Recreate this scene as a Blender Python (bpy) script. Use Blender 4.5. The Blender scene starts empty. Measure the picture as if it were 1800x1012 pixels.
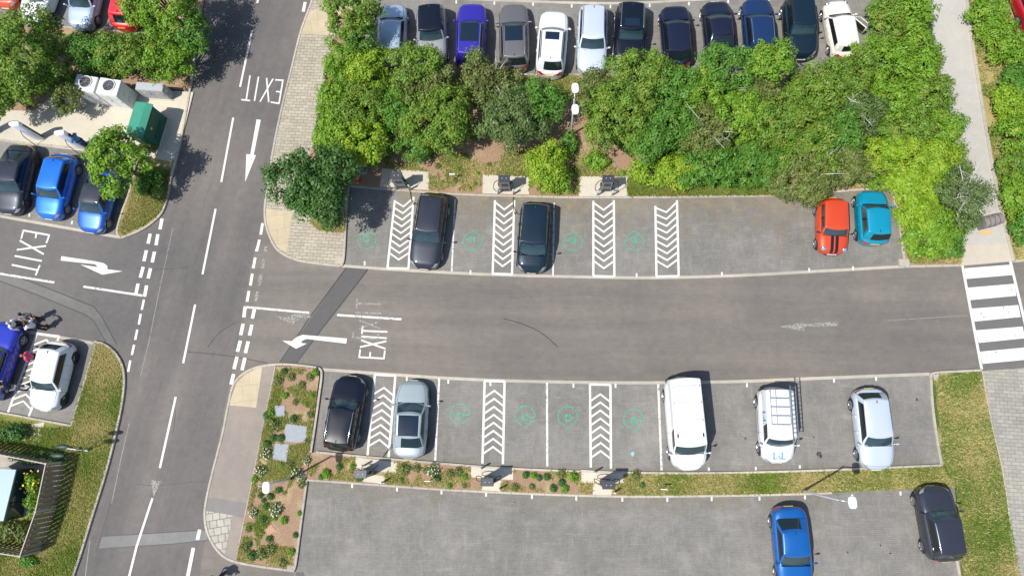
import bpy, bmesh, math, random
import numpy as np
from mathutils import Vector, Matrix, noise
random.seed(7); RNG = np.random.default_rng(11)
S = bpy.context.scene; COL = S.collection
# ------------------------------------------------------------------ camera
H = 39.0; FPX = 1200.0
def V3(*a): return np.array(a, float)
dn = V3(50, 239, FPX); dn /= np.linalg.norm(dn)
ZW = -dn; XW = V3(1, 0, 0) - dn*dn[0]; XW /= np.linalg.norm(XW); YW = np.cross(ZW, XW)
def w_of(c): return V3(c @ XW, c @ YW, c @ ZW)
cam = bpy.data.cameras.new('camera'); camo = bpy.data.objects.new('camera', cam); COL.objects.link(camo)
rt, up, bk = w_of(V3(1, 0, 0)), w_of(V3(0, -1, 0)), w_of(V3(0, 0, -1))
camo.matrix_world = Matrix(((rt[0], up[0], bk[0], 0), (rt[1], up[1], bk[1], 0), (rt[2], up[2], bk[2], H), (0, 0, 0, 1)))
cam.sensor_width = 36; cam.lens = 36*FPX/1800; cam.clip_end = 2000; cam.clip_start = .5
S.camera = camo
def P(px, py, z=0.0):
    r = w_of(V3(px-900, py-506, FPX)); t = (z-H)/r[2]
    return Vector((r[0]*t, r[1]*t, z))
# ------------------------------------------------------------------ sky, sun, exposure
SH = V3(.875, .485); EL = math.radians(60)
sd = Vector((-SH[0]*math.cos(EL), -SH[1]*math.cos(EL), math.sin(EL))).normalized()
W = bpy.data.worlds.new('World'); S.world = W; W.use_nodes = True
nt = W.node_tree; bg = nt.nodes['Background']
sky = nt.nodes.new('ShaderNodeTexSky'); sky.sky_type = 'NISHITA'; sky.sun_disc = False
sky.sun_elevation = EL; sky.sun_rotation = math.atan2(sd.x, sd.y)
nt.links.new(sky.outputs[0], bg.inputs[0]); bg.inputs[1].default_value = .12
sl = bpy.data.lights.new('sun', 'SUN'); sl.energy = 4.6; sl.angle = math.radians(.5); sl.color = (1, .955, .88)
so = bpy.data.objects.new('sun', sl); COL.objects.link(so); so.rotation_euler = (-sd).to_track_quat('-Z', 'Y').to_euler(); so.location = (0, 0, 60)
S.view_settings.view_transform = 'Standard'; S.view_settings.look = 'None'; S.view_settings.exposure = .30; S.view_settings.gamma = 1
S.render.engine = 'CYCLES'; S.cycles.max_bounces = 6; S.cycles.transparent_max_bounces = 12
# ------------------------------------------------------------------ materials
MATS = {}
class N:
    def __init__(s, name):
        s.m = bpy.data.materials.new(name); s.m.use_nodes = True; s.t = s.m.node_tree
        s.b = s.t.nodes['Principled BSDF']; s.co = s.t.nodes.new('ShaderNodeTexCoord').outputs['Object']
        s.geo = s.t.nodes.new('ShaderNodeNewGeometry')
    def link(s, a, b): s.t.links.new(a, b)
    def noise(s, sc, det=4, rough=.6, vec=None):
        n = s.t.nodes.new('ShaderNodeTexNoise'); n.inputs['Scale'].default_value = sc; n.inputs['Detail'].default_value = det
        n.inputs['Roughness'].default_value = rough; s.link(vec or s.co, n.inputs['Vector']); return n.outputs[0]
    def ramp(s, src, stops):
        n = s.t.nodes.new('ShaderNodeValToRGB'); e = n.color_ramp.elements
        while len(e) < len(stops): e.new(.5)
        for i, (p, c) in enumerate(stops):
            e[i].position = p; e[i].color = (*c, 1) if len(c) == 3 else c
        s.link(src, n.inputs[0]); return n.outputs[0]
    def mix(s, f, a, b, mode='MIX'):
        n = s.t.nodes.new('ShaderNodeMix'); n.data_type = 'RGBA'; n.blend_type = mode
        for k, v in ((0, f), (6, a), (7, b)):
            if isinstance(v, (int, float)): n.inputs[k].default_value = v
            elif isinstance(v, tuple): n.inputs[k].default_value = (*v, 1)
            else: s.link(v, n.inputs[k])
        return n.outputs[2]
    def bump(s, h, st=.3, d=.02):
        n = s.t.nodes.new('ShaderNodeBump'); n.inputs['Strength'].default_value = st; n.inputs['Distance'].default_value = d
        s.link(h, n.inputs['Height']); s.link(n.outputs[0], s.b.inputs['Normal'])
    def col(s, c): s.link(c, s.b.inputs['Base Color'])
def g3(v): return (v, v, v)
def simple(name, c, rough=.6, metal=0., coat=0., vary=.12, alpha=1., spec=.5, sc=6.):
    if name in MATS: return MATS[name]
    n = N(name); b = n.b
    if vary:
        f = n.noise(sc, 3); n.col(n.mix(f, tuple(x*(1-vary) for x in c), tuple(min(1, x*(1+vary)) for x in c)))
    else: b.inputs['Base Color'].default_value = (*c, 1)
    b.inputs['Roughness'].default_value = rough; b.inputs['Metallic'].default_value = metal
    b.inputs['Coat Weight'].default_value = coat; b.inputs['Coat Roughness'].default_value = .04
    b.inputs['Alpha'].default_value = alpha; b.inputs['Specular IOR Level'].default_value = spec
    MATS[name] = n.m; return n.m
def asphalt(name, base, warm=(1.05, 1., .95), con=.25, blot=.22, streak=None):
    if name in MATS: return MATS[name]
    n = N(name); fine = n.noise(38, 3, .8); mid = n.noise(2.2, 6, .7); big = n.noise(.11, 5, .6)
    c = tuple(base*w for w in warm)
    a = n.mix(n.ramp(fine, [(.3, g3(0)), (.7, g3(1))]), tuple(x*(1-con) for x in c), tuple(x*(1+con) for x in c))
    a = n.mix(1., a, n.ramp(mid, [(.3, g3(1-blot*.55)), (.72, g3(1+blot*.4))]), 'MULTIPLY')
    a = n.mix(1., a, n.ramp(big, [(.32, (1-blot, 1-blot*.95, 1-blot*.85)), (.68, (1+blot*.7, 1+blot*.6, 1+blot*.45))]), 'MULTIPLY')
    if streak is not None:   # tyre polished tracks and resurfacing streaks along the direction of travel
        m2 = n.t.nodes.new('ShaderNodeMapping'); m2.inputs['Rotation'].default_value = (0, 0, -streak); n.link(n.co, m2.inputs[0])
        m3 = n.t.nodes.new('ShaderNodeMapping'); m3.inputs['Scale'].default_value = (.035, .75, 1); n.link(m2.outputs[0], m3.inputs[0])
        a = n.mix(1., a, n.ramp(n.noise(1., 3, .55, m3.outputs[0]), [(.3, (.84, .845, .86)), (.7, (1.14, 1.13, 1.11))]), 'MULTIPLY')
        m4 = n.t.nodes.new('ShaderNodeMapping'); m4.inputs['Scale'].default_value = (.8, 9, 1); n.link(m2.outputs[0], m4.inputs[0])
        a = n.mix(1., a, n.ramp(n.noise(1., 4, .7, m4.outputs[0]), [(.3, g3(.93)), (.72, g3(1.07))]), 'MULTIPLY')
    sp = n.ramp(n.noise(9, 2, .4), [(.72, g3(0)), (.76, g3(1))])
    a = n.mix(n.mix(1., sp, g3(.35), 'MULTIPLY'), a, tuple(x*1.7 for x in c))
    n.col(a); n.b.inputs['Roughness'].default_value = .85; n.bump(fine, .35, .01); MATS[name] = n.m; return n.m
def pavers(name, base, mortar, bw, bh, var=.12, blot=.25, stain=(.3, .27, .2), rot=0., scuff=.3, ms=.012):
    if name in MATS: return MATS[name]
    n = N(name); mp = n.t.nodes.new('ShaderNodeMapping'); mp.inputs['Rotation'].default_value = (0, 0, rot); n.link(n.co, mp.inputs[0])
    br = n.t.nodes.new('ShaderNodeTexBrick'); n.link(mp.outputs[0], br.inputs['Vector'])
    br.inputs['Scale'].default_value = 1; br.inputs['Brick Width'].default_value = bw; br.inputs['Row Height'].default_value = bh
    br.inputs['Mortar Size'].default_value = ms; br.inputs['Mortar Smooth'].default_value = .3
    br.inputs['Color1'].default_value = (*[x*(1-var) for x in base], 1); br.inputs['Color2'].default_value = (*[x*(1+var) for x in base], 1)
    br.inputs['Mortar'].default_value = (*mortar, 1)
    a = br.outputs[0]; big = n.noise(.25, 6, .65); mid = n.noise(1.6, 5, .7)
    a = n.mix(1., a, n.ramp(big, [(.3, g3(1-blot)), (.7, g3(1+blot*.6))]), 'MULTIPLY')
    a = n.mix(1., a, n.ramp(mid, [(.3, g3(1-blot*.5)), (.7, g3(1+blot*.4))]), 'MULTIPLY')
    # light scuffs stretched along two directions, each block edge worn
    for k, scl in enumerate(((9, 1.1, 1), (1.3, 8, 1), (22, 5, 1), (2.4, .35, 1), (.35, 2.2, 1))):
        m2 = n.t.nodes.new('ShaderNodeMapping'); m2.inputs['Scale'].default_value = scl; m2.inputs['Location'].default_value = (k*13, 5, 0); n.link(n.co, m2.inputs[0])
        f = n.ramp(n.noise(1.3, 6, .8, m2.outputs[0]), [(.53, g3(0)), (.70, g3(1))])
        a = n.mix(n.mix(1., f, g3(scuff), 'MULTIPLY'), a, tuple(min(.7, x*1.75) for x in base))
    f = n.ramp(n.noise(.5, 4, .6), [(.6, g3(0)), (.75, g3(.45))]); a = n.mix(f, a, stain)
    n.col(a); n.b.inputs['Roughness'].default_value = .8; MATS[name] = n.m; return n.m
def soil(name='soil', c1=(.25, .145, .09), c2=(.35, .245, .16), dry=(.38, .31, .17), dr=(.52, .66)):
    if name in MATS: return MATS[name]
    n = N(name); a = n.mix(n.noise(5, 6, .7), c1, c2)
    a = n.mix(n.ramp(n.noise(.55, 6, .7), [(dr[0], g3(0)), (dr[1], g3(1))]), a, dry)
    a = n.mix(1., a, n.ramp(n.noise(22, 3, .7), [(.3, g3(.6)), (.7, g3(1.35))]), 'MULTIPLY')
    n.col(a); n.b.inputs['Roughness'].default_value = 1; n.bump(n.noise(14, 5), .8, .05); MATS[name] = n.m; return n.m
def turf(name='turf', g=(.085, .14, .016), y=(.27, .24, .075), lo=.4, hi=.62):
    if name in MATS: return MATS[name]
    n = N(name); a = n.mix(n.ramp(n.noise(.5, 7, .72), [(lo, g3(0)), (hi, g3(1))]), g, y)
    a = n.mix(1., a, n.ramp(n.noise(13, 4, .8), [(.28, g3(.45)), (.72, g3(1.5))]), 'MULTIPLY')
    n.col(a); n.b.inputs['Roughness'].default_value = 1; n.bump(n.noise(25, 4), .8, .05); MATS[name] = n.m; return n.m
def leafmat(name, dark, light, yel=None, trans=.25):
    if name in MATS: return MATS[name]
    n = N(name); r = n.geo.outputs['Random Per Island']; LB = 1.5 if name.startswith('leaf') else 1.
    dark = tuple(x*LB for x in dark); light = tuple(x*LB for x in light); yel = tuple(x*LB for x in yel) if yel else None
    a = n.mix(r, dark, light); a = n.mix(n.ramp(n.noise(.9, 4, .7), [(.38, g3(0)), (.65, g3(1))]), a, light)
    if yel: a = n.mix(n.ramp(n.noise(1.7, 3, .7), [(.52, g3(0)), (.68, g3(1))]), a, yel)
    n.col(a); n.b.inputs['Roughness'].default_value = .48; n.b.inputs['Specular IOR Level'].default_value = .35
    tr = n.t.nodes.new('ShaderNodeBsdfTranslucent'); n.link(a, tr.inputs[0])
    mx = n.t.nodes.new('ShaderNodeMixShader'); mx.inputs[0].default_value = trans
    out = n.t.nodes['Material Output']; n.link(n.b.outputs[0], mx.inputs[1]); n.link(tr.outputs[0], mx.inputs[2]); n.link(mx.outputs[0], out.inputs[0])
    MATS[name] = n.m; return n.m
def worn(name, c, wear=.35, op=1., sc=5., rough=.6, soft=.07):
    """painted marking: paint that has flaked off in patches (alpha)"""
    if name in MATS: return MATS[name]
    n = N(name); f = n.noise(sc, 7, .8)
    n.col(n.mix(n.noise(3, 3), tuple(x*.9 for x in c), c)); n.b.inputs['Roughness'].default_value = rough
    lo = wear*.55+.12
    al = n.ramp(f, [(lo, g3(0)), (lo+soft, g3(op))]); n.link(al, n.b.inputs['Alpha']); MATS[name] = n.m; return n.m
def paint(name, c, metal=.0, rough=.28):
    if name in MATS: return MATS[name]
    n = N(name); b = n.b; f = n.noise(1.2, 3, .6)
    n.col(n.mix(f, tuple(x*.96 for x in c), tuple(min(1, x*1.03) for x in c)))
    b.inputs['Metallic'].default_value = metal
    b.inputs['Roughness'].default_value = rough
    b.inputs['Coat Weight'].default_value = 1; b.inputs['Coat Roughness'].default_value = .05
    if sum(c) < .2: b.inputs['Specular IOR Level'].default_value = .2; b.inputs['Coat Weight'].default_value = .8
    MATS[name] = n.m; return n.m
M_ROAD = asphalt('asphalt', .146, (1.10, .99, .88), .3, .22, -.02); M_ROADM = asphalt('main_asphalt', .119, (1.07, .985, .935), .3, .26, math.radians(77))
M_LOT = pavers('bay_pavers', (.186, .177, .161), (.142, .135, .122), .2, .1, .06, .28, (.27, .24, .19), 0, .30)
M_FLAG = pavers('footway_pavers', (.365, .325, .25), (.17, .15, .12), .42, .2, .12, .16, (.3, .26, .18), math.radians(4), .15, .018)
M_FLAGR = pavers('grey_footway_pavers', (.30, .285, .25), (.16, .15, .12), .42, .2, .12, .16, (.3, .26, .18), math.radians(4), .15, .015)
M_TACT = pavers('buff_tactile', (.45, .375, .25), (.30, .25, .17), .9, .9, .06, .12, (.5, .42, .3), math.radians(-8), .1, .012)
M_TACTG = pavers('grey_tactile', (.36, .34, .29), (.17, .16, .13), .4, .4, .1, .2, (.2, .18, .14), math.radians(-10), .2, .03)
M_PATH = asphalt('path_surface', .40, (1.03, .99, .9), .1, .12)
M_FOOT = asphalt('footway_asphalt', .23, (1.15, .98, .84), .15, .2)
M_CONC = asphalt('concrete', .47, (1.08, .99, .80), .08, .14)
M_KERB = asphalt('kerb_stone', .38, (1.08, .99, .83), .12, .25)
M_WHITE = worn('road_paint', (.62, .61, .575), .3)
M_WHITEW = worn('road_paint_worn', (.60, .59, .56), .5)
M_FADE = worn('faded_paint', (.42, .42, .38), .62, .7, 9)
M_GREENP = worn('green_paint', (.05, .40, .25), .53, .85, 8)
M_PATCH = asphalt('dark_patch', .088, (1.03, .98, .95), .2, .15)
M_PATCHL = asphalt('light_patch', .145, (1.02, 1, .93), .35, .3); M_PATCHB = asphalt('pale_patch', .185, (1, .98, .95), .3, .2)
M_JOINT = simple('joint_mortar', (.12, .11, .09), .9)
M_TAR = simple('tar', (.025, .025, .027), .6)
M_SOIL = soil(); M_TURF = turf(); M_TURFG = turf('turf_green', (.075, .125, .015), (.25, .24, .06), .5, .7)
M_TURFD = turf('turf_dry', (.12, .15, .03), (.36, .29, .12), .33, .52)
# ------------------------------------------------------------------ object helpers
def tag(o, label=None, cat=None, group=None, kind=None):
    if label: o['label'] = label
    if cat: o['category'] = cat
    if group: o['group'] = group
    if kind: o['kind'] = kind
    return o
def mesh(name, vs, fs, mat=None, parent=None, smooth=False, loc=None, mats=None, midx=None):
    me = bpy.data.meshes.new(name); me.from_pydata([tuple(v) for v in vs], [], [tuple(f) for f in fs]); me.update()
    for m in (mats or ([mat] if mat else [])): me.materials.append(m)
    if midx is not None: me.polygons.foreach_set('material_index', midx)
    if smooth: me.polygons.foreach_set('use_smooth', [True]*len(me.polygons))
    o = bpy.data.objects.new(name, me); COL.objects.link(o)
    if parent: o.parent = parent
    if loc is not None: o.location = loc
    return o
def empty(name, loc=(0, 0, 0), rz=0., label=None, cat=None, group=None):
    o = bpy.data.objects.new(name, None); o.empty_display_size = .3; COL.objects.link(o); o.location = loc; o.rotation_euler = (0, 0, rz)
    return tag(o, label, cat, group)
class MB:
    def __init__(s): s.v = []; s.f = []
    def add(s, vs, fs):
        k = len(s.v); s.v += [tuple(v) for v in vs]; s.f += [tuple(i+k for i in f) for f in fs]; return s
    def box(s, c, d, rz=0., bev=0., top=1.):
        x, y, z = d[0]/2, d[1]/2, d[2]/2; ca, sa = math.cos(rz), math.sin(rz)
        if bev <= 0:
            L = [(-x, -y, -z), (x, -y, -z), (x, y, -z), (-x, y, -z), (-x*top, -y*top, z), (x*top, -y*top, z), (x*top, y*top, z), (-x*top, y*top, z)]
            F = [(3, 2, 1, 0), (4, 5, 6, 7), (0, 1, 5, 4), (1, 2, 6, 5), (2, 3, 7, 6), (3, 0, 4, 7)]
        else:
            b = min(bev, x*.9, y*.9, z*.9); L = []; F = []
            def ring(xx, yy, zz, bb):
                return [(-xx+bb, -yy, zz), (xx-bb, -yy, zz), (xx, -yy+bb, zz), (xx, yy-bb, zz), (xx-bb, yy, zz), (-xx+bb, yy, zz), (-xx, yy-bb, zz), (-xx, -yy+bb, zz)]
            R = [ring(x-b, y-b, -z, b*.3), ring(x, y, -z+b, b), ring(x*top, y*top, z-b, b), ring(x*top-b, y*top-b, z, b*.3)]
            for r in R: L += r
            for j in range(3):
                for i in range(8): F.append((j*8+i, j*8+(i+1) % 8, (j+1)*8+(i+1) % 8, (j+1)*8+i))
            F.append(tuple(range(7, -1, -1))); F.append(tuple(range(24, 32)))
        return s.add([(c[0]+a*ca-b_*sa, c[1]+a*sa+b_*ca, c[2]+e) for a, b_, e in L], F)
    def tube(s, pts, r, n=8, cap=True):
        pts = [Vector(p) for p in pts]; rs = r if isinstance(r, (list, tuple)) else [r]*len(pts); k = len(s.v); a = None
        for i, p in enumerate(pts):
            d = (pts[min(i+1, len(pts)-1)]-pts[max(i-1, 0)]).normalized()
            if a is None: a = d.orthogonal().normalized()
            a = (a-d*a.dot(d)).normalized(); b = d.cross(a)
            for j in range(n):
                t = 2*math.pi*j/n; s.v.append(tuple(p+(a*math.cos(t)+b*math.sin(t))*rs[i]))
        for i in range(len(pts)-1):
            for j in range(n): s.f.append((k+i*n+j, k+i*n+(j+1) % n, k+(i+1)*n+(j+1) % n, k+(i+1)*n+j))
        if cap: s.f.append(tuple(k+j for j in range(n-1, -1, -1))); s.f.append(tuple(k+(len(pts)-1)*n+j for j in range(n)))
        return s
    def lathe(s, prof, c=(0, 0, 0), n=20, axis='z'):
        k = len(s.v)
        for r, h in prof:
            for j in range(n):
                t = 2*math.pi*j/n; a, b = r*math.cos(t), r*math.sin(t)
                s.v.append((c[0]+a, c[1]+b, c[2]+h) if axis == 'z' else (c[0]+h, c[1]+a, c[2]+b))
        for i in range(len(prof)-1):
            for j in range(n): s.f.append((k+i*n+j, k+i*n+(j+1) % n, k+(i+1)*n+(j+1) % n, k+(i+1)*n+j))
        s.f.append(tuple(k+(len(prof)-1)*n+j for j in range(n))); s.f.append(tuple(k+j for j in range(n-1, -1, -1)))
        return s
    def build(s, name, mat, parent=None, smooth=False, loc=None): return mesh(name, s.v, s.f, mat, parent, smooth, loc)
def catmull(pts, n=6, closed=False):
    pts = [V3(*p) for p in pts]; out = []; m = len(pts)
    for i in range(m if closed else m-1):
        g = (lambda j: pts[j % m]) if closed else (lambda j: pts[max(0, min(m-1, j))])
        a, b, c, d = g(i-1), g(i), g(i+1), g(i+2)
        for k in range(n):
            t = k/n; out.append(.5*((2*b)+(c-a)*t+(2*a-5*b+4*c-d)*t*t+(3*b-a-3*c+d)*t**3))
    if not closed: out.append(pts[-1])
    return out
def area2(p): return sum(p[i][0]*p[(i+1) % len(p)][1]-p[(i+1) % len(p)][0]*p[i][1] for i in range(len(p)))
def flat(name, px, z, mat, parent=None, kind='structure', thick=0.):
    """sheet (or raised slab with side faces) whose outline is given in photograph pixels"""
    w = [P(x, y, z) for x, y in px]
    if area2(w) < 0: w = w[::-1]
    bm = bmesh.new(); vs = [bm.verts.new(p) for p in w]; f = bm.faces.new(vs); f.normal_update(); bmesh.ops.triangulate(bm, faces=[f], ngon_method='EAR_CLIP')
    if thick > 0:
        lo = [bm.verts.new((p.x, p.y, z-thick)) for p in w]; n = len(w)
        for i in range(n): bm.faces.new((vs[(i+1) % n], vs[i], lo[i], lo[(i+1) % n]))
    bm.normal_update(); me = bpy.data.meshes.new(name); bm.to_mesh(me); bm.free(); me.materials.append(mat)
    o = bpy.data.objects.new(name, me); COL.objects.link(o)
    if parent: o.parent = parent
    elif kind: o['kind'] = kind
    return o
def ribbon_geo(px, z, w, mb, h=0.):
    p = [P(x, y, z+h) for x, y in px]; n = len(p); L = []; R = []
    for i in range(n):
        a = p[i]-p[max(i-1, 0)]; b = p[min(i+1, n-1)]-p[i]; a.z = b.z = 0
        if a.length < 1e-6: a = b
        if b.length < 1e-6: b = a
        a.normalize(); b.normalize(); t = (a+b).normalized(); nn = Vector((-t.y, t.x, 0)); k = 1/max(.5, nn.dot(Vector((-b.y, b.x, 0))))
        L.append(p[i]+nn*w/2*k); R.append(p[i]-nn*w/2*k)
    if h <= 0:
        mb.add(L+R, [(i+n, i+n+1, i+1, i) for i in range(n-1)])
    else:
        bv = .015; Lo = [Vector((v.x, v.y, z)) for v in L]; Ro = [Vector((v.x, v.y, z)) for v in R]; c = p
        Lt = [v+(q-v).normalized()*bv for v, q in zip(L, c)]; Rt = [v+(q-v).normalized()*bv for v, q in zip(R, c)]
        for v in L+R: v.z -= bv
        V = Lo+L+Lt+Rt+R+Ro; F = []
        for k in range(5):
            for i in range(n-1): F.append((k*n+i, (k+1)*n+i, (k+1)*n+i+1, k*n+i+1))
        F += [(0, n, 2*n, 3*n, 4*n, 5*n), (5*n+n-1, 4*n+n-1, 3*n+n-1, 2*n+n-1, n+n-1, n-1)]
        mb.add(V, F)
    return mb
def kerb(px, w=.13, h=.13, sm=5, mat=None):
    if sm: px = [tuple(q) for q in catmull(px, sm)]
    o = tag(ribbon_geo(px, 0, w, MB(), h).build('kerb', mat or M_KERB), kind='structure')
    p = [P(x, y, h) for x, y in px]; acc = random.uniform(.2, .8); mb = MB()
    for q0, q1 in zip(p[:-1], p[1:]):
        L = (q1-q0).length
        if L < 1e-6 or abs(q0.x) > 45 or abs(q0.y) > 40: continue
        t = (q1-q0)/L; nn = Vector((-t.y, t.x, 0))*(w/2+.002)
        while acc < L:
            c = q0+t*acc; m = t*.009; mb.add([c-nn-m+Vector((0, 0, .002)), c-nn+m+Vector((0, 0, .002)), c+nn+m+Vector((0, 0, .002)), c+nn-m+Vector((0, 0, .002))], [(0, 1, 2, 3)]); acc += .915
        acc -= L
    if mb.f: mb.build('mortar_joint', M_JOINT, o)
    return o
def ZM(ox, oy, s): return lambda x, y: (ox+x/s, oy+y/s)
def lines(name, segs, w, mat, parent, z=.012, T=None):
    mb = MB()
    for sg in segs:
        q = [(sg[i], sg[i+1]) for i in range(0, len(sg), 2)]
        if T: q = [T(*a) for a in q]
        ribbon_geo(q, z, w, mb); z += .0005
    return mb.build(name, mat, parent)
# ------------------------------------------------------------------ ground and roads
g = mesh('ground', [(-600, -600, -.03), (600, -600, -.03), (600, 600, -.03), (-600, 600, -.03)], [(0, 1, 2, 3)], M_TURFD); g['kind'] = 'structure'
road = flat('road', [(-500, -330), (2300, -330), (2300, 1350), (-500, 1350)], 0., M_ROAD)
flat('main_road', [(350, -330), (560, -330), (548, 0), (511, 125), (480, 262), (465, 375), (440, 470), (418, 600), (400, 690), (372, 830), (358, 960), (300, 1350), (20, 1350), (122, 1030), (205, 750), (216, 690), (222, 640), (242, 530), (285, 385), (300, 310), (336, 140)], .002, M_ROADM)
flat('side_road', [(-500, 300), (0, 380), (212, 418), (283, 390), (242, 530), (222, 640), (203, 622), (165, 603), (60, 585), (-500, 480)], .003, asphalt('side_asphalt', .12, (1.06, .985, .945), .3, .26))
def sm(pts, n=6): return [tuple(q) for q in catmull(pts, n)]
B_TOP = sm([(600, 467), (700, 474), (850, 482), (1000, 486), (1150, 488), (1300, 484), (1450, 476), (1592, 468)])
B_UP = sm([(612, 326), (690, 333), (800, 341), (930, 345), (1050, 347), (1200, 346), (1380, 343), (1500, 334), (1568, 330)])
bay_mid = flat('parking_bays', B_UP+[(1580, 380), (1592, 468)]+B_TOP[::-1], .004, M_LOT)
L_TOP = sm([(565, 649), (650, 655), (780, 664), (900, 669), (1050, 672), (1170, 672), (1300, 670), (1450, 664), (1637, 657)])
L_BOT = sm([(555, 794), (650, 803), (800, 816), (900, 823), (1050, 829), (1200, 831), (1350, 829), (1500, 824), (1655, 817)])
bay_low = flat('parking_bays', L_TOP+[(1640, 710), (1655, 817)]+L_BOT[::-1], .004, M_LOT)
C_TOP = sm([(539, 843), (640, 850), (780, 860), (950, 868), (1100, 872), (1250, 871), (1400, 868), (1500, 864), (1680, 855)])
bay_bot = flat('car_park_surface', C_TOP+[(1690, 985), (1700, 1300), (480, 1300), (517, 1003)], .004, M_LOT)
T_LIN = [(640, -6), (770, -4), (857, 0), (940, 3), (1000, 5), (1080, 6), (1150, 4), (1220, 0), (1350, -6), (1545, -16)]
bay_top = flat('parking_bays', sm(T_LIN)+[(1552, 60), (1560, 135), (600, 135), (600, 0)], .004, M_LOT)
bay_left = flat('parking_bays', [(-200, 230), (0, 245), (150, 262), (250, 268), (238, 320), (210, 417), (0, 381), (-200, 347)], .004, M_LOT)
bay_ll = flat('parking_bays', [(-200, 545), (60, 584), (165, 602), (124, 746), (0, 723), (-200, 690)], .004, M_LOT)
bay_tl = flat('parking_bays', [(-200, -200), (300, -200), (270, 62), (-200, 40)], .004, M_LOT)
# flush concrete edgings between the lane and the bays
for pts in (B_TOP, L_TOP, sm(T_LIN), [(-200, 346), (0, 380), (210, 417)], [(-200, 546), (60, 585), (165, 603)]):
    tag(ribbon_geo(pts, .008, .17, MB()).build('edging_strip', M_KERB), kind='structure')
# repairs and joints
za = ZM(380, 440, 4.2176); z3 = ZM(0, 400, 3.893); z7 = ZM(380, 0, 3.894); z8 = ZM(380, 230, 3.894); z5 = ZM(0, 740, 3.72)
flat('road_patch', [za(965, 128), za(1125, 138), za(590, 840), za(470, 832)], .006, M_PATCH)
lines('tar_joint', [(965, 128, 690, 500, 470, 832), (1125, 138, 1085, 195, 800, 560, 590, 840)], .07, M_TAR, road, .008, za)
flat('road_patch', [(-60, 480), (-5, 483), (33, 487), (108, 517), (165, 540), (177, 555), (204, 606), (186, 602), (165, 563), (150, 552), (60, 515), (-5, 492), (-60, 488)], .006, M_PATCHL)
flat('road_patch', [z5(670, 750), (300, 934), (366, 930), (364, 949), (300, 955), z5(645, 832)], .006, M_PATCHB)
lines('tar_joint', [(180, 942, 300, 934.5, 366, 930.5), (173, 964, 300, 955.5, 364, 949), (194, 886, 180, 930, 168, 970), (33, 487, 108, 516, 165, 539, 178, 555, 205, 605), (-5, 492, 60, 516, 150, 553, 165, 564, 186, 601)], .05, M_TAR, road, .008)
M_SEAM = worn('seam', (.27, .26, .24), .5, .8, 4)
lines('road_seam', [(304, 400, 278, 520, 262, 600, 247, 660), (228, 740, 214, 800, 196, 885), (158, 950, 150, 1012), (1560, 563, 1640, 558, 1705, 554)], .05, M_SEAM, road, .0085)
M_SKID = worn('skid', (.045, .045, .048), .45, .75, 6)
lines('skid_mark', [tuple(np.array(sm([(885, 560), (915, 568), (950, 584), (980, 609)])).ravel()), tuple(np.array(sm([(365, 610), (385, 585), (413, 567)])).ravel()),
                    tuple(np.array(sm([(330, 618), (400, 625), (470, 638)])).ravel())], .05, M_SKID, road, .009)
# footways
RK = sm([(560, -60), (548, 0), (541, 20), (527, 60), (511, 125), (495, 190), (480, 262), (468, 340), (465, 375), (470, 405), (487, 438), (520, 456), (560, 463), (597, 467)])
fw = flat('footway', RK+[(604, 455), (607, 408), (545, 385), (540, 300), (548, 262), (562, 200), (577, 105), (590, 60), (600, -60)], .10, M_FLAG, thick=.1)
flat('buff_paving', [(543, 22), (560, 14), (600, 20), (588, 63), (529, 60)], .104, M_TACT, fw)
flat('buff_paving', [(468, 366), (513, 374), (504, 445), (487, 433), (473, 408), (467, 385)], .104, M_TACT, fw)
IK = sm([(560, 646), (520, 641), (485, 640), (452, 645), (428, 656), (410, 676), (400, 715), (390, 765), (373, 830), (361, 885), (360, 915), (366, 940), (382, 967), (405, 984), (450, 994), (517, 1003)])
fw2 = flat('footway', [p for p in IK if p[0] < 486 and not (p[1] > 985)]+[(414, 986), (440, 860), (462, 750), (484, 643)], .10, M_FOOT, thick=.1)
z6 = ZM(340, 640, 2.722)
flat('buff_paving', [(416, 672), (432, 657), (450, 648), z6(330, 12), z6(300, 207), z6(168, 195)], .104, M_TACT, fw2)
flat('grey_paving', [z6(62, 700), z6(188, 722), z6(150, 905), z6(105, 868), z6(75, 810), z6(60, 750)], .104, M_TACTG, fw2)
flat('footway_patch', [z6(70, 635), z6(252, 662), z6(243, 735), z6(60, 700)], .1025, asphalt('foot_dark', .19, (1.05, .98, .92), .15, .15), fw2)
flat('path', [(1625, -150), (1692, -150), (1701, 0), (1730, 200), (1757, 350), (1783, 459), (1690, 467), (1685, 300), (1665, 170), (1640, 80), (1632, 0)], .06, M_PATH, thick=.06)
flat('buff_paving', [(1688, 432), (1777, 428), (1784, 458), (1690, 467)], .064, asphalt('buff_surface', .42, (1.1, .98, .8), .1, .1))
flat('footway', [(1727, 651), (1900, 640), (1950, 1200), (1810, 1200), (1770, 870), (1745, 750)], .06, M_FLAGR, thick=.06)
yard = flat('concrete_yard', [(-120, 190), (60, 195), (112, 150), (340, 162), (315, 262), (300, 300), (245, 272), (150, 266), (0, 248), (-120, 235)], .08, M_CONC, thick=.08)
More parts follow.
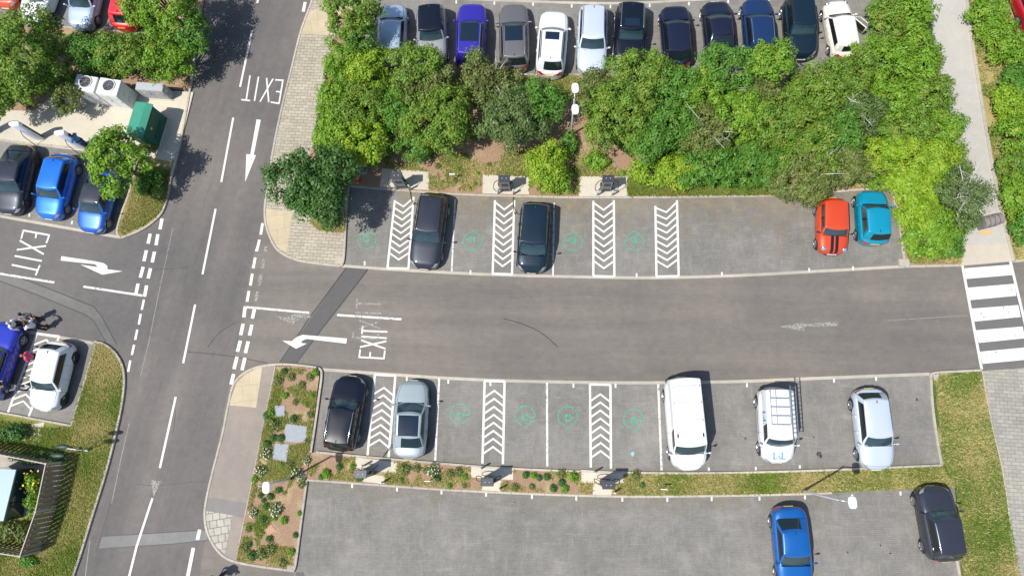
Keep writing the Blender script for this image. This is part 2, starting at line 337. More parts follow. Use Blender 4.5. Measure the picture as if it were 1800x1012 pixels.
# planting beds and verges
mid_bed = flat('planting_bed', [(600, -60), (590, 60), (577, 105), (562, 200), (548, 262), (540, 300), (545, 385), (600, 390), (604, 384), (612, 326)]+B_UP[1:]+[(1580, 380), (1592, 466), (1690, 467), (1686, 300), (1666, 170), (1641, 80), (1632, 0), (1625, -150), (1545, -60), (1552, 60), (1556, 131), (1300, 131), (1003, 131), (860, 130), (640, 130), (640, -60)], .09, M_SOIL, thick=.09)
dry = flat('dry_verge', [(546, 386), (606, 386), (605, 408), (560, 405)], .12, M_TURFD, thick=.02)
isl = flat('planting_bed', [(486, 643), (520, 643), (553, 648), (561, 660), (553, 720), (545, 792), (538, 843), (527, 920), (517, 1001), (450, 992), (414, 986), (440, 860), (462, 750)], .09, M_SOIL, thick=.09)
strip_soil = flat('planting_bed', [(546, 796)]+[p for p in L_BOT if p[0] < 1105]+[(1105, 830), (1105, 871)]+[p for p in C_TOP[::-1] if p[0] < 1105], .09, M_SOIL, thick=.09)
strip_turf = flat('verge', [(1105, 830)]+[p for p in L_BOT if p[0] > 1105]+[(1680, 817), (1680, 855)]+[p for p in C_TOP[::-1] if p[0] > 1105]+[(1105, 871)], .09, M_TURF, thick=.09)
vr = flat('verge', [(1640, 660), (1650, 655), (1725, 651), (1745, 750), (1770, 870), (1808, 1200), (1720, 1300), (1700, 1300), (1690, 985), (1680, 855), (1655, 817), (1643, 710)], .092, turf('turf_patchy', (.07, .12, .015), (.33, .28, .12), .48, .6), thick=.09)
LK = sm([(345, 60), (336, 140), (318, 240), (300, 310), (292, 350), (280, 378), (250, 402), (212, 418)])
v_l = flat('verge', [p for p in LK if p[1] > 268]+[(206, 404), (225, 345), (246, 272), (300, 285)], .10, M_TURFD, thick=.1)
v_tl = flat('planting_bed', [(-150, 42), (0, 40), (270, 58), (290, -150), (372, -150), (358, 0), (337, 120), (335, 158), (112, 150), (60, 195), (-150, 190)], .09, M_SOIL, thick=.09)
VK = sm([(165, 600), (183, 605), (203, 622), (216, 650), (216, 690), (205, 750), (185, 830), (160, 910), (140, 975), (122, 1030), (90, 1150)])
v_ll = flat('verge', VK+[(-200, 1150), (-200, 740), (0, 726), (124, 750), (165, 606)], .09, M_TURF, thick=.09)
flat('concrete_apron', [z5(-200, 30), z5(0, 65), z5(290, 5), z5(262, 140), z5(60, 115), z5(-200, 80)], .095, M_CONC, v_ll)
v_tr = flat('verge', [(1692, -150), (1701, 0), (1730, 200), (1757, 350), (1783, 459), (2100, 430), (2050, -150)], .08, M_TURFD, thick=.08)
flat('car_park_surface', [(1770, -150), (1776, 0), (1790, 45), (1812, 95), (1900, 110), (1950, -150)], .084, M_LOT)
kerb(RK, sm=0); kerb(IK, sm=0); kerb([(484, 643), (462, 750), (440, 860), (414, 986)], .06, .12)
kerb([(597, 467), (602, 462), (605, 440), (609, 360), (612, 326)], .13, .13, 4)
kerb(B_UP, .12, .11, 0); kerb([(1568, 330), (1580, 380), (1592, 466)], .14, .12, 4); kerb([(1592, 468), (1640, 467), (1690, 466)], .14, .13)
kerb([(556, 645), (565, 655), (560, 700), (553, 750), (546, 795)], .13, .13, 5); kerb(L_BOT, .12, .11, 0); kerb(C_TOP[:-8], .12, .12, 0)
kerb([(539, 843), (530, 910), (520, 985), (516, 1002)], .13, .13, 5); kerb([(1637, 657), (1640, 710), (1647, 765), (1656, 818)], .14, .12, 5)
kerb([(1637, 657), (1650, 654), (1690, 652), (1726, 650)], .13, .13, 4); kerb([(1683, 985), (1690, 1020), (1700, 1300)], .13, .13, 0)
kerb([(1727, 651), (1745, 750), (1770, 870), (1808, 1200)], .06, .11, 4)
kerb([(1701, -150), (1701, 0), (1730, 200), (1757, 350), (1783, 459)], .16, .13, 5); kerb([(1783, 459), (1830, 455), (1900, 449)], .13, .13, 3)
kerb(LK, sm=0); kerb([(212, 418), (205, 406), (214, 372), (226, 340), (246, 272)], .13, .13, 5); kerb(VK, sm=0)
kerb([(168, 604), (148, 670), (125, 748)], .13, .12, 4); kerb([(125, 748), (60, 736), (-5, 724), (-200, 692)], .12, .11, 3)
kerb([(-120, 230), (0, 246), (150, 262), (246, 270)], .12, .11, 4); kerb([(857, 130), (1003, 131), (1300, 131), (1556, 131)], .1, .12, 3)
kerb([(1546, -20), (1549, 20), (1556, 70), (1563, 130)], .14, .13, 4); kerb([(-150, 41), (0, 41), (120, 48), (270, 60)], .1, .12, 3)
for a, b, c, d in (((590, 452), (604, 452), (602, 462), (591, 465)), ((505, 993), (518, 993), (517, 1003), (504, 1002)), ((1640, 658), (1650, 657), (1649, 667), (1642, 668)), ((1580, 455), (1598, 455), (1599, 466), (1582, 468))):
    flat('kerb_corner', [a, b, c, d], .134, M_KERB, thick=.12)
# crossing
M_ZEB = worn('crossing_paint', (.66, .65, .60), .42, 1., 4)
zc = ZM(1560, 440, 3.892)
cr = flat('zebra_crossing', [zc(525, 118), zc(845, 75), zc(1010, 760), zc(650, 810)], .004, asphalt('crossing_asphalt', .125, (1, .98, .96), .2, .1))
for a in ([(528, 122), (850, 97), (858, 168), (540, 195)], [(548, 255), (868, 228), (882, 310), (566, 340)], [(575, 398), (895, 373), (912, 455), (596, 486)], [(604, 546), (925, 520), (941, 600), (625, 632)], [(633, 692), (952, 662), (970, 745), (652, 775)]):
    flat('stripe', [zc(*p) for p in a], .012, M_ZEB, cr)
lines('edge_line', [(512, 100, 645, 812), (840, 72, 1000, 745)], .15, M_WHITE, cr, .016, zc)
# ------------------------------------------------------------------ road markings
lines('centre_line', [(455, -6, 452, 6), (443, 54, 422, 153), (410, 207, 389, 320), (379, 367, 356, 482), (343, 535, 322, 638), (309, 697, 281, 822), (268, 875, 240, 960, 225, 1020)], .13, M_WHITE, road)
lines('give_way_line', [(536.5, 4, 533, 21), (351, 930, 347, 948), (340, 962, 330, 1012)], .2, M_WHITE, road)
lines('give_way_line', [(1109, -62, 1095, 12), (1080, 45, 1068, 120), (1057, 165, 1042, 238), (1030, 278, 1014, 348), (1003, 395, 990, 470), (1028, 42, 1013, 110), (1002, 155, 985, 230), (980, 268, 960, 342), (945, 383, 930, 455)], .21, M_WHITE, road, .012, z3)
lines('give_way_line', [(985, 492, 970, 562), (963, 590, 950, 662), (940, 697, 925, 767), (918, 800, 902, 870), (892, 907, 877, 985)], .14, M_WHITE, road, .012, z3)
lines('lane_line', [(570, 403, 995, 467), (-60, 305, 372, 375)], .13, M_WHITEW, road, .013, z3)
lines('give_way_line', [(215, 418, 205, 495), (200, 543, 182, 627), (180, 668, 158, 750), (155, 788, 132, 878), (130, 915, 110, 992), (285, 430, 268, 505), (265, 550, 247, 630), (238, 673, 217, 760), (213, 795, 192, 887)], .21, M_WHITE, road, .012, za)
lines('give_way_line', [(290, 52, 275, 133), (268, 172, 254, 260), (243, 300, 229, 380), (303, -15, 298, 8)], .17, M_WHITE, road, .012, za)
lines('give_way_line', [(318, 632, 305, 710), (296, 745, 278, 822)], .17, M_WHITE, road, .012, z8)
lines('faded_line', [(355, 65, 342, 135), (333, 175, 318, 262), (308, 305, 293, 375), (370, -30, 366, 10)], .2, M_FADE, road, .012, za)
lines('lane_line', [(205, 418, 690, 462), (895, 478, 1375, 510)], .13, M_WHITEW, road, .016, za)
for segs, T, mt, w in (
  ([(232, 518, 205, 690), (172, 683, 233, 690), (290, 526, 262, 692), (345, 535, 360, 700), (390, 540, 300, 697), (457, 550, 430, 710), (404, 548, 462, 551), (410, 627, 443, 631), (374, 700, 433, 710)], z7, M_WHITE, .1),
  ([(157, 19, 340, 52), (160, 20, 145, 77), (250, 35, 243, 72), (338, 50, 317, 106), (135, 88, 300, 182), (115, 152, 316, 125), (100, 193, 286, 228), (80, 254, 262, 292), (273, 256, 244, 326)], z3, M_WHITE, .11),
  ([(1086, 560, 1080, 618), (1085, 595, 1270, 603), (1075, 637, 1265, 650), (1075, 665, 1255, 728), (1066, 716, 1262, 672), (1056, 790, 1248, 800), (1068, 733, 1060, 792), (1143, 752, 1140, 793), (1251, 740, 1243, 803)], za, M_WHITE, .1),
  ([(1047, 360, 1040, 432), (1045, 393, 1225, 398), (1030, 460, 1225, 468), (1055, 515, 1215, 578), (1050, 585, 1220, 522), (1010, 645, 1200, 655), (1020, 595, 1012, 648), (1205, 600, 1200, 655)], za, M_FADE, .1)):
    lines('exit_lettering', segs, w, mt, road, .0145, T)
def arrow(px, mt, T=None, z=.0145): flat('arrow_marking', [T(*p) if T else p for p in px], z, mt, road, None)
arrow([(970, 652), (965, 690), (670, 655), (640, 668), (628, 685), (672, 690), (592, 728), (490, 668), (560, 672), (600, 640), (640, 625)], M_WHITE, za)
arrow([(425, 485), (520, 495), (580, 472), (700, 475), (700, 500), (620, 500), (610, 515), (570, 547)], M_FADE, za)
arrow([(420, 195), (650, 230), (710, 243), (735, 262), (735, 285), (840, 298), (700, 322), (550, 253), (670, 270), (650, 250), (415, 225)], M_WHITE, z3)
arrow([(451, 210), (458.5, 211), (446, 272.5), (450, 273), (431, 320), (433, 271), (440, 271.5)], M_WHITE)
arrow([(265, 843), (283, 845), (270, 873)], M_FADE)
arrow([(340, 495), (800, 400), (820, 440), (1500, 395), (1500, 480), (840, 490), (840, 580)], M_FADE, ZM(1340, 530, 11.25))
def lerp(a, b, t): return (a[0]+(b[0]-a[0])*t, a[1]+(b[1]-a[1])*t)
def hatch(TL, TR, BR, BL, n=9, a=.04, b=.80, tip=.095, parent=None, w=.085, closed=True):
    """a..b run from the open end to the closed end; tips point to the closed end"""
    mb = MB(); ribbon_geo([TL, BL], .012, .13, mb); ribbon_geo([TR, BR], .012, .13, mb)
    if closed: ribbon_geo([lerp(BL, BR, -.02), lerp(BL, BR, 1.02)], .0165, .13, mb)
    for i in range(n):
        f = a+(b-a)*i/(n-1); L, R = lerp(TL, BL, f), lerp(TR, BR, f); t = lerp(lerp(TL, BL, f+tip), lerp(TR, BR, f+tip), .5)
        ribbon_geo([lerp(L, R, .03), t, lerp(L, R, .97)], .0145, .1, mb)
    return mb.build('hatched_marking', M_WHITE, parent)
hatch((694, 352), (727, 346), (718, 472), (681, 471), 9, .02, .78, parent=bay_mid)
hatch((870, 352), (904, 352), (900, 482), (866, 481), 9, .03, .80, parent=bay_mid)
hatch((1043, 353), (1079, 352), (1080, 486), (1043, 485), 9, .03, .80, parent=bay_mid)
hatch((1152, 362), (1190, 352), (1193, 485), (1154, 486), 9, .03, .78, parent=bay_mid)
hatch((646, 800), (683, 803), (695, 660), (659, 658), 8, .12, .76, .085, bay_low)
hatch((848, 814), (884, 815), (887, 670), (852, 669), 8, .12, .80, .085, bay_low)
hatch((1038.5, 821), (1074, 823), (1073, 676), (1037, 675), 8, .12, .80, .085, bay_low)
hatch((13, 727), (50, 733), (104, 591), (65, 586), 10, .1, .86, .08, bay_ll)
lines('bay_line', [(800, 350, 794, 477), (974, 356, 972, 485)], .1, M_WHITEW, bay_mid)
lines('bay_line', [(772, 664, 765, 809), (961.5, 672, 962, 819), (1157, 675, 1163, 826)], .12, M_WHITEW, bay_low)
def ticks(px, parent, dx=0, dy=7): lines('bay_tick', [(x, y, x+dx, y+dy) for x, y in px], .1, M_WHITE, parent)
ticks([(641, 459), (827, 475), (1119, 480), (1269, 478), (1422.5, 471), (1499.5, 468)], bay_mid)
ticks([(715, 662), (788, 667), (862, 671), (1008, 674), (1082, 674), (1313, 673), (1466, 665), (1540, 662)], bay_low)
ticks([(1246, 821), (1328.6, 820), (1406, 817)], bay_low, 0, 6)
ticks([(619, 850), (698, 856), (776, 861), (854.5, 865), (935, 869), (1013, 872), (1094, 874), (1173, 874), (1251, 873), (1335, 872), (1415, 870), (1498, 868), (1583, 863)], bay_bot)
ticks([(802, 1), (869, 3), (937, 5), (1005, 8), (1073, 9), (1142, 7), (1211, 4), (1280, 0), (1351, -4)], bay_top, 0, 6)
ticks([(51, 381), (126, 394), (186, 57)], bay_left, 1, -6)
def ev_symbol(px, py, flip, parent):
    c = P(px, py, .0125); s = -1 if flip else 1; mb = MB()
    st_ = [c.z]
    def rib(pts, w=.06):
        p = [Vector((c.x+s*x, c.y+s*y, st_[0])) for x, y in pts]; st_[0] += .0006; A = []; B = []; n = len(p)
        for i in range(n):
            t = (p[min(i+1, n-1)]-p[max(i-1, 0)]).normalized(); m = Vector((-t.y, t.x, 0))*w/2; A.append(p[i]+m); B.append(p[i]-m)
        mb.add(A+B, [(i+n, i+n+1, i+1, i) for i in range(n-1)])
    rib([(-.50, .26), (0, .66), (.51, .27)]); rib([tuple(q) for q in catmull([(.51, .27), (.55, 0), (.45, -.3), (.2, -.5), (-.05, -.53), (-.35, -.42), (-.53, -.12), (-.54, .09)], 4)])
    rib([(-.54, .09), (-.2, .09)]); rib([(-.2, .09), (-.15, .2), (0, .25), (.06, .25)]); rib([(-.2, .09), (-.15, -.03), (0, -.08), (.06, -.08)])
    rib([(.075, .28), (.075, -.12)], .1); rib([(.15, .22), (.15, -.06)], .05)
    mb.build('charging_symbol', M_GREENP, parent)
for x, y in ((645, 422), (831, 423), (1007, 425), (1115, 424)): ev_symbol(x, y, False, bay_mid)
for x, y in ((809, 726), (923, 730), (998, 731), (1114, 736)): ev_symbol(x, y, True, bay_low)
M_DUST = worn('sand_dust', (.36, .30, .20), .50, .7, 1.6, .95, .3); M_DUST2 = worn('fine_dust', (.30, .26, .19), .50, .5, .9, .95, .35)
def band(pts, dy, mat, parent, z):
    return flat('dust_stain', pts+[(x, y+dy*(1+.3*math.sin(x*.07))) for x, y in pts[::-1]], z, mat, parent)
band([p for p in B_UP if p[0] > 690], 26, M_DUST, bay_mid, .0065); band([p for p in B_UP if p[0] > 760], 60, M_DUST2, bay_mid, .0055)
band([p for p in L_BOT if p[0] > 560][:-1], -12, M_DUST2, bay_low, .0065); band(C_TOP[:-8], 26, M_DUST2, bay_bot, .0065)
flat('rust_stain', [(1362, 400), (1380, 398), (1384, 430), (1376, 458), (1366, 450)], .007, worn('rust_stain_m', (.36, .22, .13), .55, .4, 2, .9, .4), bay_mid)
for q in (((240, 470), (262, 474), (330, 470)), ((240, 850), (275, 853), (350, 846), (372, 850)), ((300, 702), (308, 724), (304, 760))):
    lines('crack', [tuple(np.array(sm(list(q))).ravel())], .03, M_SKID, road, .0095)
# oil spots and small stains on the pavers
M_OIL = worn('oil_stain', (.04, .038, .035), .45, .7, 4)
def spot(px, py, r, mat, parent, z=.0085):
    c = P(px, py, z); n = 14; v = [(c.x+r*random.uniform(.6, 1.2)*math.cos(i*2*math.pi/n), c.y+r*random.uniform(.6, 1.2)*math.sin(i*2*math.pi/n), z) for i in range(n)]
    mesh('stain', v, [tuple(range(n))], mat, parent)
for x, y, r in ((1440, 797, .16), (1443, 802, .1), (1612, 702, .08), (1430, 768, .05), (905, 882, .05), (1548, 958, .05), (1565, 972, .05), (1310, 770, .06), (1490, 970, .05), (530, 870, .12)): spot(x, y, r, M_OIL, bay_low if y < 830 else bay_bot)
spot(1112, 797, .12, simple('chalk_blue', (.2, .45, .5), .8), bay_low)
# ------------------------------------------------------------------ cars
M_TYRE = simple('tyre', (.018, .018, .02), .8); M_BLACK = simple('black_trim', (.02, .02, .022), .5); M_GLOSSB = paint('gloss_black', (.012, .013, .016), 0, .15)
M_CABIN = simple('cabin', (.045, .046, .05), .8, sc=12); M_SEAT = simple('seat_cloth', (.10, .10, .105), .9); M_DASH = simple('dashboard', (.13, .135, .14), .7)
M_CHROME = simple('chrome', (.75, .76, .78), .18, 1., vary=0); M_RIM = simple('alloy', (.50, .51, .53), .3, .9, vary=0); M_RIMD = simple('dark_alloy', (.12, .12, .13), .35, .8, vary=0)
M_LAMP = simple('lamp_glass', (.30, .33, .36), .08, .2, 1., vary=0); M_TAIL = simple('tail_glass', (.50, .012, .018), .15, 0, 1., vary=0)
M_PLATEY = simple('plate_yellow', (.75, .55, .05), .5, vary=0); M_PLATEW = simple('plate_white', (.8, .8, .78), .5, vary=0)
def glass(name, c, a):
    m = simple(name, c, .03, 0, 0, 0, a, .8); return m
G_FR = glass('windscreen_glass', (.02, .055, .075), .66); G_SD = glass('side_glass', (.010, .014, .018), .86); G_PAN = glass('panoramic_glass', (.008, .018, .035), .97)
G_DK = glass('dark_rear_glass', (.01, .02, .022), .88)
# y positions are fractions of the length, front = +.5; heights in metres
ST = dict(
 sedan=dict(cowl=.225, rf=.075, rr=-.225, gb=-.385, zn=.66, zh=.78, zc=.95, zb=1.0, zd=.98, H=1.44, tum=.74),
 fast=dict(cowl=.245, rf=.09, rr=-.20, gb=-.42, zn=.62, zh=.74, zc=.95, zb=1.0, zd=.95, H=1.44, tum=.70),
 hatch=dict(cowl=.235, rf=.10, rr=-.36, gb=-.46, zn=.68, zh=.84, zc=1.0, zb=1.02, zd=.92, H=1.48, tum=.73),
 estate=dict(cowl=.205, rf=.065, rr=-.40, gb=-.475, zn=.68, zh=.82, zc=.98, zb=1.02, zd=.95, H=1.48, tum=.73),
 suv=dict(cowl=.215, rf=.085, rr=-.375, gb=-.465, zn=.80, zh=.96, zc=1.12, zb=1.14, zd=1.02, H=1.66, tum=.74),
 mpv=dict(cowl=.30, rf=.15, rr=-.40, gb=-.47, zn=.78, zh=.90, zc=1.08, zb=1.10, zd=1.0, H=1.66, tum=.76),
 mini=dict(cowl=.225, rf=.115, rr=-.40, gb=-.455, zn=.74, zh=.86, zc=.97, zb=.99, zd=.93, H=1.41, tum=.77),
 van=dict(cowl=.345, rf=.235, rr=-.475, gb=-.492, zn=.92, zh=1.02, zc=1.22, zb=1.22, zd=1.15, H=1.96, tum=.84),
 vanlet=dict(cowl=.295, rf=.185, rr=-.465, gb=-.488, zn=.82, zh=.95, zc=1.12, zb=1.12, zd=1.08, H=1.80, tum=.83))
SECX = [0, .2, .4, .62, .80, .90, .965, 1.0, 1.0, .985, .965, .90, .6, 0]
def car(label, front, rear, width, style, pt, roof=None, pano=None, sroof=None, rails=None, rim=None, cat='car', group=None, name='parked_car', group_tail=True, bare=False, stripes=None,
        side=None, rear_dark=True, mirror=None, plate=True, door_open=False, zpx=.6, trim=None):
    st = ST[style]; F, R = P(*front, zpx), P(*rear, zpx); L = (F-R).length; c = (F+R)/2; c.z = 0
    rz = math.atan2(-(F-R).x, (F-R).y); rt_ = empty(name, c, rz, label, cat, group); Wd = width/2
    def w(y):
        t = abs(y/L*2); q = 9 if y > 0 else 11
        return Wd*(1-.055*t*t)*max(0, 1-t**q)**.42
    def zt(y):
        f = y/L
        xs = [-.5, -.492, -.475, -.44, -.38, 0, st['cowl'], .34 if st['cowl'] < .3 else .42, .44, .475, .492, .5]
        zs = [st['zd']-.32, st['zd']-.14, st['zd']-.05, st['zd'], st['zb'], st['zb']-.01, st['zc'], st['zc']*.45+st['zh']*.55, st['zh'], st['zn']+.03, st['zn']-.06, st['zn']-.2]
        return float(np.interp(f, xs, zs))
    def zsec(y):
        z = zt(y); f = abs(y/L*2); lo = .2+.1*max(0, f-.9)*10*.6; cr = .035*min(1, w(y)/Wd)
        rel = [cr, cr*.95, cr*.8, cr*.45, -.015, -.06, -.13, -.25]
        zz = [z+r for r in rel]+[.50, .38, .28, lo, lo-.02, lo-.02]
        for i in range(7, len(zz)): zz[i] = min(zz[i], zz[i-1]-.004)
        return zz
    def surf(y, s, sx=1, off=0.):
        i = min(int(s), len(SECX)-2); k = s-i; ww = w(y); zz = zsec(y)
        fx = SECX[i]*(1-k)+SECX[i+1]*k; z = zz[i]*(1-k)+zz[i+1]*k
        if off:
            e = .01; a = Vector(surf(y-e, s)); b = Vector(surf(y+e, s)); p = Vector(surf(y, max(0, s-.3))); q = Vector(surf(y, min(12.9, s+.3)))
            n = (b-a).cross(p-q); n = -n if n.length > 1e-9 and (n.x < -1e-6 or n.z < 0 and s < 7) else n
            n = n.normalized() if n.length > 1e-9 else Vector((0, 0, 1))
            return (sx*(fx*ww+n.x*off), y+n.y*off, z+n.z*off)
        return (sx*fx*ww, y, z)
    T = [math.sin(math.pi/2*i/17) for i in range(-17, 18)]; T = [t*(.9+.1*abs(t)) for t in T]; T = [t/abs(T[0]) for t in T]; T = [-1+.0004]+T[1:-1]+[1-.0004]
    gy0, gy1 = st['gb']*L+.06, st['cowl']*L-.04
    ns = len(SECX); V = []; Fc = []
    for t in T:
        y = t*L/2
        for s in range(ns): V.append(surf(y, s))
        for s in range(ns-2, 0, -1):
            x, yy, z = surf(y, s); V.append((-x, yy, z))
    m = 2*ns-2
    for i in range(len(T)-1):
        ya, yb = T[i]*L/2, T[i+1]*L/2; cab = ya >= gy0 and yb <= gy1
        for j in range(m):
            if cab and (j < 4 or j >= m-4): continue
            Fc.append((i*m+j, i*m+(j+1) % m, (i+1)*m+(j+1) % m, (i+1)*m+j))
    Fc.append(tuple(range(m-1, -1, -1))); Fc.append(tuple((len(T)-1)*m+j for j in range(m)))
    body = mesh('body', V, Fc, pt, rt_, True)
    # ---- glasshouse: one ring surface cut into screens, side windows, pillars and roof
    def rring(y0, y1, xf, xr, rcf, rcr, bf, br_):
        out = []
        def X(y): return xr+(xf-xr)*(y-y0)/(y1-y0)
        for k in range(11):  # front left->right
            u = -1+2*k/10; out.append((u*(xf-rcf), y1-bf*u*u))
        cy = y1-bf-rcf
        for k in range(1, 5): a = math.pi/2*(1-k/5); out.append((xf-rcf+rcf*math.cos(a), cy+rcf*math.sin(a)))
        ye = y0+br_+rcr
        for k in range(21): y = cy+(ye-cy)*k/20; out.append((X(y), y))
        for k in range(1, 5): a = math.pi/2*k/5; out.append((xr-rcr+rcr*math.cos(a), ye-rcr*math.sin(a)))
        for k in range(11): u = 1-2*k/10; out.append((u*(xr-rcr), y0+br_*u*u))
        for k in range(1, 5): a = math.pi/2*(1-k/5); out.append((-(xr-rcr+rcr*math.cos(a)), ye-rcr*math.sin(a)))
        for k in range(21): y = ye+(cy-ye)*k/20; out.append((-X(y), y))
        for k in range(1, 5): a = math.pi/2*k/5; out.append((-(xf-rcf+rcf*math.cos(a)), cy+rcf*math.sin(a)))
        return out
    y0, y1 = st['gb']*L, st['cowl']*L; gw = Wd*.885; tw = Wd*st['tum']
    base = rring(y0, y1, gw, gw*.97, .10, .10, .16 if L > 3.9 else .12, .10)
    top = rring(st['rr']*L, st['rf']*L, tw, tw*.95, .06, .08, .09, .06); n = len(base)
    lev = [0, .12, .35, .62, .88, 1]; Hr = st['H']-.05; G = []
    for q in lev:
        for (bx, by), (tx, ty) in zip(base, top):
            bl = math.sin(q*math.pi)*.035; zb = min(zt(by), zt(by*.98))-.07
            x = bx+(tx-bx)*q; y = by+(ty-by)*q; G.append((x*(1+bl*.8), y*(1+bl*.25) if abs(y) > .2 else y, zb+(Hr-zb)*(q**.93)))
    k0 = len(G); cy = (st['rr']+st['rf'])*L/2
    hl = (st['rf']-st['rr'])*L/2
    def crown(x, y): return .012+.055*max(0, 1-abs(x/tw)**3.2)*max(0, 1-abs((y-cy)/hl)**3.2)
    for sc in (.97, .88, .7, .45, .2):
        for tx, ty in top:
            x = tx*sc; y = cy+(ty-cy)*(1-(1-sc)*(.6 if sc > .8 else 1)); G.append((x, y, Hr+crown(x, y)))
    rows = len(lev)+5; cls = {}
    def put(kk, f): cls.setdefault(kk, []).append(f)
    van = style in ('van', 'vanlet'); sFR = 14; sRR = 18+10*0
    for r in range(rows-1):
        for i in range(n):
            f = (r*n+i, r*n+(i+1) % n, (r+1)*n+(i+1) % n, (r+1)*n+i); f = f[::-1]
            if r >= len(lev)-2: put('roof', f); continue
            if r == 0: put('frame', f); continue
            if i < 10: put('windscreen', f)
            elif i < 14: put('frame', f)
            elif i < 34 or n-24 <= i < n-4:
                sd_ = 'R' if i < 34 else 'L'; k = i-14 if i < 34 else (n-5-i)
                if van: put('side_window'+sd_+'f' if 0 <= k < (6 if style == 'van' else 7) and r < 4 else 'frame', f)
                elif k in (0, 19) : put('frame', f)
                elif k == 9: put('pillar'+sd_, f)
                elif k < 9: put('side_window'+sd_+'f', f)
                elif k == 15 and style in ('estate', 'suv', 'mpv'): put('pillar'+sd_+'r', f)
                else: put('side_window'+sd_+'r', f)
            elif i < 38: put('frame', f)
            elif i < 48: put('frame' if van and not (i in (39, 40, 41, 44, 45, 46)) else 'rear_window', f)
            else: put('frame', f)
    G.append((0, cy, Hr+crown(0, cy))); lastr = (rows-1)*n
    for i in range(n): put('roof', (lastr+(i+1) % n, lastr+i, len(G)-1))
    def sub(nm, kk, mat, smooth=True, parent=rt_):
        if kk not in cls: return None
        ids = sorted({i for f in cls[kk] for i in f}); mp = {a: b for b, a in enumerate(ids)}
        return mesh(nm, [G[i] for i in ids], [tuple(mp[i] for i in f) for f in cls[kk]], mat, parent, smooth)
    sub('window_frame', 'frame', pt); [sub('pillar', 'pillar'+q, M_GLOSSB) for q in ('L', 'R', 'Lr', 'Rr')]
    sub('windscreen', 'windscreen', G_FR); sub('rear_window', 'rear_window', G_DK if rear_dark else G_FR)
    for kk in ('side_windowRf', 'side_windowLf', 'side_windowRr', 'side_windowLr'): sub('side_window', kk, side or G_SD)
    ro = sub('roof', 'roof', roof or pt)
    if ro and roof and roof is not pt: tag(ro, 'roof in a different colour from the body')
    def roofpanel(nm, fy0, fy1, fw, mat):
        a, b = st['rr']*L, st['rf']*L; ya = a+(b-a)*fy0; yb = a+(b-a)*fy1; mb = MB(); nx = 8; V = []
        for j in range(7):
            y = ya+(yb-ya)*j/6; d = min(y-a, b-y)
            for i in range(nx+1):
                x = -tw*fw+2*tw*fw*i/nx; V.append((x, y, Hr+crown(x, y)+.008))
        mb.add(V, [(j*(nx+1)+i, j*(nx+1)+i+1, (j+1)*(nx+1)+i+1, (j+1)*(nx+1)+i) for j in range(6) for i in range(nx)])
        return mb.build(nm, mat, rt_, True)
    if pano: roofpanel('panoramic_roof', pano[0], pano[1], .80, G_PAN)
    if sroof: roofpanel('sunroof', sroof[0], sroof[1], .62, G_PAN)
    # ---- cabin
    if not van or True:
        tub = MB(); a, b = gy0-.02, gy1; zf = .45; ww = gw*.93
        tub.add([(-ww, a, zf), (ww, a, zf), (ww, b, zf), (-ww, b, zf), (-ww, a, zt(a)-.06), (ww, a, zt(a)-.06), (ww, b, zt(b)-.06), (-ww, b, zt(b)-.06)], [(0, 1, 2, 3), (0, 4, 5, 1), (1, 5, 6, 2), (2, 6, 7, 3), (3, 7, 4, 0)])
        tub.build('cabin', M_CABIN, rt_)
        zs = st['zb']-.22; yf = (st['rf']-.075 if not van else st['rf']-.06)*L; rows_ = [(-.36*Wd*1.1, .5, yf), (.36*Wd*1.1, .5, yf)]
        for x, ws, y in rows_:
            s = MB(); s.box((x, y+.1, zs-.12), (ws, .5, .16), 0, .05); s.box((x, y-.16, zs+.13), (ws, .14, .5), 0, .05, .85); s.box((x, y-.18, zs+.45), (.26, .1, .16), 0, .04)
            s.build('front_seat', M_SEAT, rt_, True)
        if not van:
            s = MB(); y = yf-.95; s.box((0, y+.1, zs-.1), (Wd*1.35, .48, .16), 0, .05); s.box((0, y-.18, zs+.1), (Wd*1.35, .14, .45), 0, .05, .95)
            s.build('rear_seat', M_SEAT, rt_, True)
            s = MB(); s.box((0, (y-.3+y0)/2, zt(y0)-.09), (Wd*1.35, max(.15, y-.3-y0), .03), 0, .01); s.build('parcel_shelf', M_CABIN, rt_)
        s = MB(); s.box((0, y1-.36, st['zc']-.10), (gw*1.78, .5, .12), 0, .05); s.build('dashboard', M_DASH, rt_, True)
        s = MB(); s.tube([(.36*Wd+.17*math.cos(q), y1-.72+.08*math.sin(q), st['zc']-.06+.15*math.sin(q)) for q in np.linspace(0, 2*math.pi, 17)], .014, 5, False); s.build('steering_wheel', M_BLACK, rt_)
    # ---- wheels
    r = .325 if st['H'] < 1.6 else .35
    if L < 3.8: r = .30
